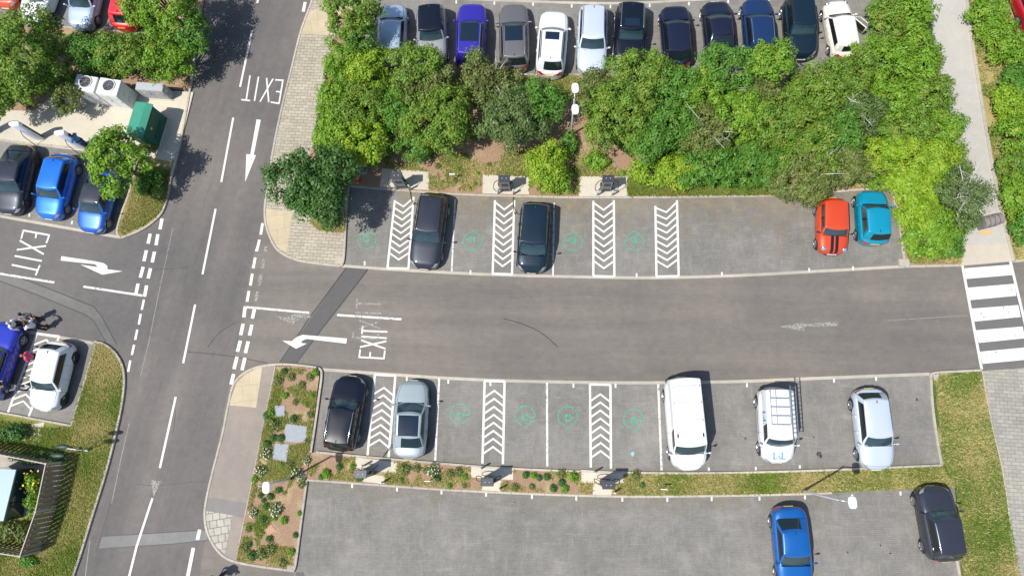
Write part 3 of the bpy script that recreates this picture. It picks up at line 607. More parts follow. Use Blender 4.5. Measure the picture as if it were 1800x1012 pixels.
    for yw in (.305*L, -.298*L):
        for sx in (1, -1):
            xw = w(yw); a = MB(); V = []; na = 18; ra = r+.075; zc_ = r
            for j in range(na+1):
                q = math.pi*j/na; V += [(sx*(xw+.004), yw+ra*math.cos(q), zc_+ra*math.sin(q)-.02), (sx*(xw-.10), yw+ra*math.cos(q), zc_+ra*math.sin(q)-.02), (sx*(xw+.004), yw+(r-.03)*math.cos(q), zc_+(r-.03)*math.sin(q)-.02)]
            a.add(V, [(3*j, 3*j+3, 3*j+4, 3*j+1) for j in range(na)]+[(3*j, 3*j+2, 3*j+5, 3*j+3) for j in range(na)]); a.build('wheel_arch', M_BLACK, rt_)
            wb = MB(); x0 = sx*(xw-.20); x1 = sx*(xw+.022); xm = sx*(xw+.008)
            wb.lathe([(r*.62, x0), (r*.93, x0), (r, x0+sx*.03), (r, xm-sx*.015), (r*.95, x1-sx*.004), (r*.78, x1), (r*.72, x1-sx*.012), (r*.70, x1-sx*.05)], (0, 0, 0), 24, 'x')
            wh = wb.build('wheel', M_TYRE, rt_, True, (0, yw, r))
            rb = MB(); rb.lathe([(r*.70, x1-sx*.03), (r*.73, x1-sx*.004), (r*.69, x1+sx*.001), (r*.66, x1-sx*.03)], (0, 0, 0), 24, 'x')
            for q in range(5):
                t = 2*math.pi*q/5+.3
                for dd in (-.13, .13):
                    c1, s1 = math.cos(t+dd), math.sin(t+dd); c0, s0 = math.cos(t+dd*.5), math.sin(t+dd*.5)
                    rb.tube([(x1-sx*.012, r*.12*c0, r*.12*s0), (x1-sx*.008, r*.68*c1, r*.68*s1)], [.022, .017], 4)
            rb.lathe([(r*.17, x1-sx*.02), (r*.15, x1), (.01, x1+sx*.002)], (0, 0, 0), 10, 'x')
            ri = rb.build('rim', rim or M_RIM, wh)
    # ---- lamps, grille, plates, mirrors, handles, seams
    def patch(nm, ya, yb, sa, sb, sxs, mat, off=.006, nu=6, nv=6, skew=0., parent=rt_, taper=0.):
        for sx in sxs:
            V = []
            for j in range(nv+1):
                s = sa+(sb-sa)*j/nv
                for i in range(nu+1):
                    y = ya+(yb-ya)*i/nu+skew*(j/nv-.5)*(1-taper*i/nu); V.append(surf(max(-L/2+.001, min(L/2-.001, y)), s, sx, off))
            Fs = [(j*(nu+1)+i, j*(nu+1)+i+1, (j+1)*(nu+1)+i+1, (j+1)*(nu+1)+i) for j in range(nv) for i in range(nu)]
            if sx < 0: Fs = [f[::-1] for f in Fs]
            mesh(nm, V, Fs, mat, parent, True)
    if style == 'mini':
        for sx in (1, -1):
            p = Vector(surf(.43*L, 4.1, sx, .0)); d = MB(); d.lathe([(.125, -.05), (.125, .03), (.11, .05), (.06, .065), (.01, .07)], (0, 0, 0), 16); o = d.build('headlight', M_LAMP, rt_, True, p); o.rotation_euler = (-.75, sx*.25, 0)
            d = MB(); d.lathe([(.14, -.05), (.14, .028), (.122, .04)], (0, 0, 0), 16); q = d.build('lamp_ring', M_CHROME, o, True)
    else:
        patch('headlight', .42*L if not van else .44*L, .474*L, 4.0, 6.0, (1, -1), M_LAMP, .007, skew=-.10)
    patch('tail_light', -.492*L, -.455*L, 4.2 if not van else 5, 6.9, (1, -1), M_TAIL, .007, skew=.05)
    patch('grille', L*.488, L*.4995, 6.6, 8.6, (1, -1), M_BLACK, .004, 5, 4)
    patch('lower_bumper', L*.49, L*.4997, 9, 10.5, (1, -1), M_BLACK, .004, 5, 3)
    if plate:
        for yy, mt, zz in ((L*.5-.004, M_PLATEW, .5), (-L*.5+.004, M_PLATEY, .72 if not van else .8)):
            s = MB(); s.box((0, yy, zz), (.5, .02, .11), 0, .006); s.build('number_plate', mt, rt_)
    ym = y1-.20 if not van else y1-.12
    for sx in (1, -1):
        s = MB(); zz = st['zb']+.02; x = w(ym)
        s.tube([(sx*(x-.09), ym, zz-.03), (sx*(x+.03), ym-.01, zz)], .022, 6); s.box((sx*(x+.10), ym-.02, zz+.03), (.20 if not van else .17, .10, .14 if not van else .24), sx*-.15, .035, .9); s.build('mirror', mirror or pt, rt_, True)
    for fy in ((.045, -.15) if not van else (.13,)):
        for sx in (1, -1):
            y = fy*L; x, _, z = surf(y, 6.55, sx, .016); s = MB(); s.box((x, y, z), (.03, .20, .03), 0, .01); s.build('door_handle', trim or pt, rt_)
    sm_ = MB()
    def seam(pts, off=.004, wd=.012):
        p = [Vector(surf(y, s, sx, off)) for y, s, sx in pts]; A = []; B = []
        for i in range(len(p)):
            t = (p[min(i+1, len(p)-1)]-p[max(0, i-1)]).normalized(); y, s, sx = pts[i]
            nn = (Vector(surf(y, s, sx, off+.02))-p[i]).normalized(); b = t.cross(nn)*wd/2; A.append(p[i]-b); B.append(p[i]+b)
        k = len(p); sm_.add(A+B, [(i, i+1, i+1+k, i+k) for i in range(k-1)])
    hf = .445*L
    for sx in (1, -1):
        seam([(y, 4.3-(.5*(y-y1)/(hf-y1)), sx) for y in np.linspace(y1-.10, hf, 9)])
        seam([(hf+.03*math.cos(u*math.pi/2*.9), u*3.8, sx) for u in np.linspace(0, 1, 7)])
        for fy in ((.20, .025, -.175) if not van else (.29, .10)): seam([(fy*L, s, sx) for s in (5.4, 6, 6.6, 7, 8, 9, 10)])
        seam([(y, 9.9, sx) for y in np.linspace(-.2*L, .22*L, 6)], .004, .05)
    if style in ('sedan', 'fast'):
        for sx in (1, -1): seam([(y, 3.9, sx) for y in np.linspace(-.47*L, y0+.05, 5)]); seam([(-.472*L, u*3.9, sx) for u in np.linspace(0, 1, 6)])
    sm_.build('panel_gap', M_BLACK, rt_)
    s = MB()
    for x0_, x1_ in ((-.45, .05), (.05, .5)):
        s.tube([(x0_*gw*1.2, y1-.06-.16*(x0_)**2*4, st['zc']+.0), (x1_*gw*1.3, y1-.10, st['zc']+.035)], .009, 4)
    s.build('wiper', M_BLACK, rt_)
    if not van and style != 'mini':
        s = MB(); ya = st['rr']*L+.16; s.add([(-.02, ya+.1, Hr+.03), (.02, ya+.1, Hr+.03), (.02, ya-.08, Hr+.03), (-.02, ya-.08, Hr+.03), (0, ya-.07, Hr+.11)], [(0, 1, 4), (1, 2, 4), (2, 3, 4), (3, 0, 4)]); s.build('aerial', M_BLACK if pt not in (M_BLACK,) else M_CHROME, rt_)
    else:
        s = MB(); s.tube([(0, st['rf']*L-.12 if van else st['rr']*L+.12, Hr+.03), (0, (st['rf']*L-.3) if van else st['rr']*L-.1, Hr+.2)], .006, 4); s.build('aerial', M_BLACK, rt_)
    if rails:
        for sx in (1, -1):
            a, b = st['rr']*L+.12, st['rf']*L-.12; s = MB()
            s.tube([(sx*tw*.93, a, Hr+.01), (sx*tw*.92, a+.08, Hr+.06), (sx*tw*.93, (a+b)/2, Hr+.065), (sx*tw*.95, b-.08, Hr+.055), (sx*tw*.96, b, Hr+.01)], .019, 6); s.build('roof_rail', rails, rt_, True)
    if stripes:
        for x in (-.13, .13):
            V = []; ys = np.linspace(y1-.05, .49*L, 14)
            for y in ys:
                for dx in (-.085, -.03, .03, .085):
                    xx = x+dx; fx = abs(xx)/max(w(y), .3)
                    sI = float(np.interp(fx, SECX[:8], range(8))); p = surf(y, sI, 1 if xx >= 0 else -1, .006); V.append((xx, p[1], p[2]))
            mesh('bonnet_stripe', V, [(j*4+i, j*4+i+1, (j+1)*4+i+1, (j+1)*4+i) for j in range(len(ys)-1) for i in range(3)], stripes, rt_, True)
    if door_open:
        s = MB(); s.box((0, -.52, .62), (.07, 1.04, .62), 0, .03); d = s.build('open_door', pt, rt_, True, (w(.1*L), y1-.30, 0)); d.rotation_euler = (0, 0, math.radians(38))
        s = MB(); s.box((-.045, -.52, .66), (.03, .9, .46), 0, .01); s.build('door_lining', M_BLACK, d)
        s = MB(); s.tube([(0, -.02, .93), (-.05, -.32, 1.3), (-.06, -.9, 1.32), (0, -1.02, .93)], .02, 5); s.build('window_surround', pt, d)
    return rt_, L, Wd, st, surf, Hr, tw
C = lambda n, c, m=0., r=.40: paint(n, c, m*.7, r)
P_SILB = C('silver_blue_paint', (.38, .48, .60), .55); P_NAVY = C('navy_paint', (.010, .014, .035), .3); P_PURP = C('violet_blue_paint', (.030, .018, .33), .35)
P_GREY = C('grey_paint', (.16, .155, .16), .6); P_WHITE = C('white_paint', (.66, .68, .70), 0); P_SIL = C('silver_paint', (.52, .57, .60), .6); P_BLACK = C('black_paint', (.004, .007, .015), 0, .3)
P_BLUED = C('deep_blue_paint', (.012, .035, .11), .4); P_TEALD = C('dark_teal_paint', (.006, .018, .032), .3); P_RED = C('red_paint', (.62, .012, .03), .1); P_REDO = C('orange_paint', (.58, .055, .010), .2)
P_BLUE = C('bright_blue_paint', (.0, .14, .62), .45); P_BLUE2 = C('royal_blue_paint', (.0, .09, .42), .45); P_DGREY = C('dark_grey_paint', (.04, .045, .06), .5); P_TEAL = C('turquoise_paint', (.0, .26, .40), .3)
P_PALE = C('pale_grey_blue_paint', (.31, .37, .39), .3); P_CREAM = C('cream_paint', (.68, .665, .59), 0); P_LSIL = C('light_silver_paint', (.58, .65, .74), .5); P_RBLUE = C('clear_blue_paint', (.0, .10, .36), .4); P_GUN = C('gunmetal_paint', (.032, .036, .05), .6); P_GUN2 = C('mid_grey_paint', (.045, .05, .068), .6, .3)
P_IND = C('indigo_paint', (.012, .03, .42), .35)
GT = 'cars parked in the top row behind the hedge'; GM = 'cars in the charging row below the hedge'; GL = 'vehicles in the row below the lane'
car('silver blue car at the left end of the top row, half under a leafy branch', (692, 8), (688, 113), 1.82, 'hatch', P_SILB, group=GT)
car('car with black roof and silver sides parked nose down in the top row', (762, 112), (758, 12), 1.85, 'suv', C('soft_silver_paint', (.30, .31, .32), .4), roof=P_BLACK, group=GT)
car('violet blue car with a dark roof panel in the top row', (831, 9), (826, 124), 1.86, 'suv', P_PURP, pano=(.38, .99), rails=M_CHROME, group=GT)
car('grey car with half dark glass roof, between the violet and white cars', (903, 8), (905, 125), 1.86, 'estate', P_GREY, pano=(.5, .99), rails=M_RIM, group=GT)
car('white car with red tail lights and small sunroof in the top row', (975, 22), (966, 136), 1.84, 'suv', P_WHITE, sroof=(.66, .92), rails=M_BLACK, group=GT)
car('pale silver car parked nose down beside the double headed lamp', (1039, 133), (1043, 11), 1.86, 'estate', P_LSIL, rails=M_RIM, group=GT)
car('black car with silver roof rails and sunroof in the top row', (1105, 112), (1110, 8), 1.92, 'suv', P_BLACK, sroof=(.62, .88), rails=M_CHROME, group=GT)
car('dark navy car directly right of the black car with silver roof rails', (1184, 11), (1192, 118), 1.84, 'hatch', P_NAVY, group=GT)
car('midnight blue car in the top row, fourth from the white car at the right end', (1257, 2), (1268, 106), 1.84, 'fast', P_NAVY, group=GT)
car('deep blue car with one bright roof rail in the top row', (1328, -2), (1337, 102), 1.86, 'estate', P_BLUED, rails=M_CHROME, group=GT)
car('dark teal car parked nose down beside the small white car', (1409, 104), (1400, -2), 1.86, 'suv', P_TEALD, group=GT)
car('small cream white car with an open door at the right end', (1466, 3), (1486, 102), 1.66, 'mini', P_CREAM, group=GT, door_open=True)
GX = 'cars in the car park at the top left corner'
car('orange red car cut by the top left corner of the photograph', (8, 14), (34, -90), 1.80, 'hatch', P_REDO, group=GX)
car('white car at top left, its lower end hidden by the big tree', (56, 48), (96, -68), 1.86, 'suv', P_WHITE, rim=M_RIMD, group=GX)
car('silver blue car with a bright windscreen at top left, beside the red car', (140, 52), (166, -56), 1.80, 'hatch', P_SILB, group=GX)
car('bright red car at top left with its tail just above the shrubs', (240, -48), (216, 52), 1.78, 'hatch', P_RED, group=GX)
car('dark red car cut by the top right corner of the photograph', (1786, -62), (1828, 52), 1.84, 'hatch', C('dark_red_paint', (.36, .005, .02), .2))
GC = 'cars charging in the bay at the left'
car('dark grey smooth car at the left edge, plugged into the white charging post', (12, 376), (42, 256), 1.88, 'fast', P_GUN, group=GC, rim=M_RIMD)
car('bright blue car with blue roof in the middle of the left charging bay', (84, 385), (116, 272), 1.80, 'hatch', P_BLUE, roof=P_BLUE, group=GC)
car('royal blue car half covered by the tree in the left charging bay', (157, 409), (188, 300), 1.82, 'fast', P_BLUE2, roof=P_DGREY, group=GC)
GB = 'cars beside the hatched bay at the lower left'
car('indigo blue car cut by the left edge, people standing at its end', (20, 566), (-27, 704), 1.90, 'suv', P_IND, group=GB)
car('white car beside the grass verge at the lower left', (76, 722), (108, 600), 1.86, 'hatch', P_WHITE, group=GB, rim=M_RIMD, mirror=P_WHITE)
car('dark grey estate car plugged in beside the left hatched bay, bonnet towards the lane', (745, 473), (764, 340), 1.88, 'estate', P_GUN, group=GM, rails=M_BLACK)
car('dark navy people carrier with a blue windscreen plugged in at the second charger', (934, 480), (943, 356), 1.86, 'mpv', P_TEALD, group=GM)
car('small orange car with two black bonnet stripes', (1463, 447), (1461, 349), 1.70, 'mini', P_REDO, group=GM, stripes=M_GLOSSB, mirror=M_BLACK, side=glass('pale_side_glass', (.05, .06, .06), .5))
car('turquoise car parked nose to the shrubs at the right end of the bay', (1530, 335), (1536, 431), 1.76, 'hatch', P_TEAL, group=GM, side=glass('pale_side_glass', (.05, .06, .06), .5))
car('black estate car with silver roof rails beside the brown planting bed', (619, 660), (595, 793), 1.92, 'estate', P_BLACK, rails=M_CHROME, group=GL)
car('pale grey blue saloon car with a dark glass roof, charging', (727, 668), (719, 806), 1.88, 'sedan', P_PALE, pano=(.04, .9), group=GL, rim=M_RIMD)
van = car('large plain white panel van', (1212, 827), (1197, 662), 1.98, 'van', P_WHITE, cat='van', group=GL, name='panel_van', zpx=.8)
lad = car('small white van with a roof rack and blue L&L lettering', (1368, 814), (1360, 680), 1.80, 'vanlet', P_WHITE, cat='van', group=GL, name='small_van', zpx=.8)
car('light silver car with red tail lights towards the lane', (1542, 826), (1525, 682), 1.84, 'hatch', P_LSIL, group=GL)
GD = 'cars in the bottom car park'
car('blue saloon car cut by the bottom edge of the photograph', (1399, 1036), (1384, 888), 1.86, 'sedan', P_RBLUE, group=GD)
car('dark grey rounded car beside the right grass verge, nose up', (1636, 853), (1661, 986), 1.84, 'suv', P_GUN2, group=GD)
# van details
def van_details():
    rt_, L, Wd, st, surf, Hr, tw = van
    for fy in (.12, .36, .62):
        a, b = st['rr']*L, st['rf']*L; y = a+(b-a)*fy; s = MB(); s.box((0, y, Hr+.066), (tw*1.3, .035, .012), 0, .004); s.build('roof_rib', P_SIL, rt_)
        for sx in (1, -1): s = MB(); s.box((sx*tw*.85, y+.02, Hr+.035), (.05, .09, .02), 0, .008); s.build('roof_fixing', M_DASH, rt_)
    for sx in (1, -1): s = MB(); s.box((sx*tw*.80, st['rf']*L-.55, Hr+.04), (.08, .2, .02), 0, .01); s.build('roof_vent', M_BLACK, rt_)
    rt_, L, Wd, st, surf, Hr, tw = lad
    rk = MB(); z = Hr+.20; a, b = st['rr']*L+.05, st['rf']*L-.75; x0, x1 = tw*.80, -tw*.52
    for x in (x0, x0-.28, x1): rk.tube([(x, a, z), (x, b, z)], .018, 6)
    for y in np.linspace(a, b, 5): rk.tube([(x0, y, z+.01), (x1, y, z+.01)], .018, 6)
    for y in (a+.1, (a+b)/2, b-.1):
        for x in (x0, x1): rk.tube([(x, y, z), (x*1.03, y, Hr-.01)], .016, 6)
    rk.build('roof_rack', M_RIM, rt_)
    # the ladder lies on the rack: a thing of its own
    e = empty('ladder', rt_.location, rt_.rotation_euler.z, 'long grey ladder lying on the rack of the small white van', 'ladder')
    for x in (x1-.06, x1-.34):
        m_ = MB(); m_.box((x, (a+b)/2+.35, z+.05), (.035, b-a+1.15, .07), 0, .008); m_.build('rail', M_DGREYM, e)
    for k in range(13):
        y = a-.1+k*(b-a+1.0)/12; m_ = MB(); m_.tube([(x1-.06, y, z+.05), (x1-.34, y, z+.05)], .017, 6); m_.build('rung', M_DGREYM, e)
    # lettering L&L on the bonnet and on the left side
    def letters(nm, org, sc, rot, flipx, zf):
        """blocky serif strokes on a surface; org in car coordinates"""
        g = {'L': [((.0, 0), (.22, 0), .10), ((.10, 0), (.10, .8), .16), ((0, .8), (.24, .8), .07), ((.0, 0), (.5, .0), .09), ((.5, 0), (.5, .22), .07)],
             '&': [((.15, 0), (.42, .0), .1), ((.08, .12), (.12, .28), .1), ((.12, .28), (.34, .52), .1), ((.34, .52), (.2, .62), .09), ((.2, .62), (.14, .5), .09), ((.14, .5), (.5, .02), .1), ((.42, .0), (.5, .24), .08)]}
        mb = MB(); ox = 0
        for ch, k in (('L', 1.), ('&', .72), ('L', 1.)):
            for (ax, ay), (bx, by), wd in g[ch]:
                A = Vector((ox+ax*k, ay*k)); B = Vector((ox+bx*k, by*k)); t = (B-A).normalized(); nn = Vector((-t.y, t.x))*wd*k/2; q = [A-nn-t*.02, B-nn+t*.02, B+nn+t*.02, A+nn-t*.02]
                mb.add([zf(p) for p in q], [(0, 1, 2, 3)])
            ox += .62*k
        return mb.build(nm, simple('sign_blue', (.01, .22, .52), .4, vary=0), rt_)
    def bon(p):
        x = -(p.x-.78)*.40; y = .40*L-(p.y-.4)*.40
        fx = abs(x)/w_; s = float(np.interp(fx, SECX[:8], range(8))); q = surf(y, s, 1 if x > 0 else -1, .008); return (x, y, q[2]+.002)
    w_ = Wd*.95
    letters('lettering', None, 1, 0, False, bon)
    def sidef(p):  # on the sloping left flank of the roofline (car's right-hand side in the photograph is x>0)
        q = (p.y)/.8; y = -.10*L+(p.x-.7)*.40
        zb = st['zb']; k = .25+.5*(q); x = Wd*.885+(tw-Wd*.885)*k; bl = math.sin(k*math.pi)*.035
        return (x*(1+bl*.8)+.035, y, zb-.07+(Hr-zb+.07)*k**.93)
    letters('lettering', None, 1, 0, False, sidef)
    s = MB(); s.box((Wd+.0, -.03*L, .62), (.03, L*.33, .03), 0, .01); s.build('rub_strip', M_BLACK, rt_)
M_DGREYM = simple('grey_metal', (.30, .31, .32), .4, .8)
van_details()
# ------------------------------------------------------------------ chargers, bollards, signs
M_CH = simple('charger_shell', (.045, .05, .06), .45, .2); M_CHS = simple('charger_side', (.20, .20, .20), .5); M_STEEL = simple('steel', (.55, .56, .57), .35, .7); M_CABLE = simple('cable', (.015, .015, .016), .6)
M_SCREEN = simple('screen', (.02, .03, .05), .1, vary=0); M_LWHITE = simple('lamp_white', (.85, .86, .88), .4, vary=.04)
def wpt(e, p): return e.matrix_world.inverted() @ Vector(p)
def charger(px, py, faceN, label, group, plug=None, size=(.62, .36, 1.75), side=1):
    c = P(px, py, 0); rz = math.pi if faceN else 0.
    e = empty('charging_unit', c, rz, label, 'charger', group); a, b, h = size     # front faces local -Y
    s = MB(); s.box((0, 0, .05), (a*.9, b*.9, .10), 0, .01); s.build('plinth', M_CHS, e)
    s = MB(); s.box((0, 0, h/2+.09), (a, b, h), 0, .03, .98); s.build('cabinet', M_CHS, e, False)
    s = MB(); s.box((0, -.01, h+.12), (a+.05, b+.07, .07), 0, .02); s.build('cap', M_CH, e)
    for x in (-.12, .12): s = MB(); s.lathe([(.02, 0), (.018, .015), (.004, .02)], (x, 0, h+.155), 8); s.build('cap_bolt', M_LWHITE, e)
    s = MB(); s.box((0, -b/2-.012, 1.25), (a*.62, .02, .42), 0, .008); s.build('screen_panel', M_CH, e); s = MB(); s.box((0, -b/2-.026, 1.30), (.24, .008, .18), 0, .003); s.build('screen', M_SCREEN, e)
    for k in range(5): s = MB(); s.box((0, -b/2-.008, .30+k*.07), (a*.7, .014, .02)); s.build('vent_slat', M_CH, e)
    for sx in (1, -1):
        s = MB(); s.box((sx*(a/2+.04), -.06, 1.08), (.10, .16, .26), 0, .02); s.build('cable_holster', M_CH, e)
        x = sx*(a/2+.06); top = [(sx*(a/2), 0, 1.6), (sx*(a/2+.22), -.05, 1.5), (sx*(a/2+.36), -.16, 1.1), (sx*(a/2+.33), -.22, .6), (sx*(a/2+.18), -.18, .28), (sx*(a/2+.04), -.1, .55), (x, -.12, 1.0)]
        if plug and sx == side:
            q = P(*plug, .75); q = Matrix.Rotation(-rz, 4, 'Z') @ (q-c); q = Vector((q.x, q.y, .75))
            m1 = Vector((x+.10*sx, -.35, .12)); m2 = (m1+q)/2; m2.z = .06
            top = [(sx*(a/2), 0, 1.55), (sx*(a/2+.16), -.12, 1.3), (sx*(a/2+.15), -.28, .6), tuple(m1), tuple(m2+Vector((sx*-.12, 0, 0))), (q.x-.12*(1 if q.x > 0 else -1), q.y+.05, .4), tuple(q)]
            s = MB(); s.box(tuple(q), (.16, .07, .1), 0, .02); s.build('plug', M_CH, e)
        cb = MB(); cb.tube([tuple(p) for p in catmull(top, 6)], .021, 6); cb.build('cable', M_CABLE, e, True)
    return e
SLABS = []
def slab(px, name='charger_base', z=.105, mat=None, label=''):
    SLABS.append(px)
    o = flat(name, px, z, mat or M_CONC, None, None, .1); return tag(o, kind='structure')
def bollard(px, py, label, group, h=.8):
    c = P(px, py, .1); e = empty('bollard', c, 0, label, 'bollard', group)
    s = MB(); s.lathe([(.055, 0), (.055, h-.03), (.05, h-.008), (.03, h)], n=14); s.build('post', M_STEEL, e, True)
    s = MB(); s.lathe([(.058, h*.72), (.058, h*.82)], n=14); s.build('band', M_LWHITE, e, True)
slab([(671, 296), (754, 302), (754, 334), (668, 330)]); slab([(849, 307), (930, 311), (930, 342), (848, 340)]); slab([(1019, 310), (1103, 311), (1103, 345), (1018, 345)])
for a, b in (([(625, 803), (698, 812), (697, 831), (624, 823)], [(640, 832), (677, 836), (675, 850), (638, 846)]), ([(828, 818), (902, 824), (902, 843), (828, 838)], [(847, 842), (881, 844), (880, 863), (847, 861)]), ([(1021, 825), (1096, 829), (1096, 849), (1021, 848)], [(1042, 849), (1077, 849), (1076, 870), (1042, 869)])):
    slab(a, z=.107); slab(b)
GCH = 'charging units above the middle row'; GCL = 'charging units on the planting strip'
charger(708, 328, False, 'dark charging unit on a slab beside the left end cone, cable to the grey estate', GCH, (729, 358), side=1)
charger(889, 333, False, 'dark charging unit left of the big round shrub, cable to the navy people carrier', GCH, (908, 374), side=1)
charger(1064, 333, False, 'dark charging unit right of the big round shrub, cables coiled', GCH)
charger(649, 829, True, 'dark charging unit on the strip below the black estate car, cable to the pale saloon', GCL, (690, 781), side=-1)
charger(861, 842, True, 'dark charging unit on the strip between the other two there', GCL)
charger(1064, 847, True, 'dark charging unit on the strip nearest the white panel van', GCL)
GBO = 'short steel bollards guarding the charging units'
for x, y, n in ((697, 333, 'left of the first upper charger'), (722, 333, 'right of the first upper charger'), (876, 340, 'left of the second upper charger'), (903, 341, 'right of the second upper charger'), (1050, 343, 'left of the third upper charger'), (1076, 343, 'right of the third upper charger'),
                (641, 817, 'by the lower charger next to the pale saloon'), (847, 822, 'by the middle lower charger, upper side'), (879, 858, 'by the middle lower charger, lower side'), (1045, 829, 'by the lower charger next to the white van, upper side'), (1079, 864, 'by the lower charger next to the white van, lower side'), (675, 846, 'below the lower charger next to the pale saloon')):
    bollard(x, y, 'short steel bollard '+n, GBO)
def post_charger(px, py, label, rot):
    c = P(px, py, .08); e = empty('charging_post', c, rot, label, 'charger', 'slim white charging posts')
    h = 2.2; V = []; n = 20; prof = [(.0, .26, .16), (.25, .27, .17), (1.2, .30, .16), (2.0, .33, .15), (2.17, .31, .13), (2.2, .27, .09)]; s = MB()
    for z, a, b in prof:
        for j in range(n):
            t = 2*math.pi*j/n; ct, st_ = math.cos(t), math.sin(t); V.append((a*abs(ct)**.6*(1 if ct > 0 else -1), b*abs(st_)**.6*(1 if st_ > 0 else -1), z))
    s.add(V, [(i*n+j, i*n+(j+1) % n, (i+1)*n+(j+1) % n, (i+1)*n+j) for i in range(len(prof)-1) for j in range(n)]+[tuple((len(prof)-1)*n+j for j in range(n))]); s.build('shell', M_LWHITE, e, True)
    for sx in (-1, 1):
        s = MB(); s.box((sx*.315, 0, 1.0), (.05, .12, 1.75), 0, .02); s.build('side_slot', M_CH, e)
    s = MB(); s.tube([tuple(p) for p in catmull([(-.1, -.17, 1.5), (-.2, -.34, 1.1), (-.25, -.4, .4), (-.15, -.6, .03), (-.5, -.9, .02), (-.8, -.95, .3)], 6)], .02, 6); s.build('cable', M_CABLE, e, True)
post_charger(70, 243, 'slim white charging post behind the bright blue car', .12); post_charger(146, 258, 'slim white charging post beside the person in blue', .12); post_charger(-8, 232, 'slim white charging post at the left edge behind the dark grey car', .12)
def small_sign(px, py, label):
    e = empty('small_sign', P(px, py, .09), 0, label, 'sign', 'low white signs on posts'); s = MB(); s.tube([(0, 0, 0), (0, 0, .75)], .022, 6); s.build('post', M_STEEL, e)
    s = MB(); s.box((-.05, 0, .80), (.34, .035, .20), 0, .005); s.build('plate', M_LWHITE, e)
small_sign(799, 315, 'low white sign between the left two upper chargers'); small_sign(1136, 318, 'low white sign in the grass right of the third upper charger')
small_sign(757, 843, 'low white sign on the strip right of the pale saloon car'); small_sign(1164, 857, 'low white sign on the strip below the large white van')
def cone(px, py):
    e = empty('traffic_cone', P(px, py, .09), 0, 'red traffic cone with a white band lying in the shade by the cabinet', 'traffic cone')
    s = MB(); s.box((0, 0, .02), (.40, .40, .04), 0, .01); s.build('base', simple('cone_red', (.70, .03, .02), .5), e)
    s = MB(); s.lathe([(.15, .04), (.11, .22)], n=16); s.build('lower_body', simple('cone_red', (.7, .03, .02)), e, True); s = MB(); s.lathe([(.111, .22), (.072, .44)], n=16); s.build('white_band', M_LWHITE, e, True)
    s = MB(); s.lathe([(.072, .44), (.035, .66), (.02, .67)], n=16); s.build('tip', simple('cone_red', (.7, .03, .02)), e, True)
cone(629, 316)
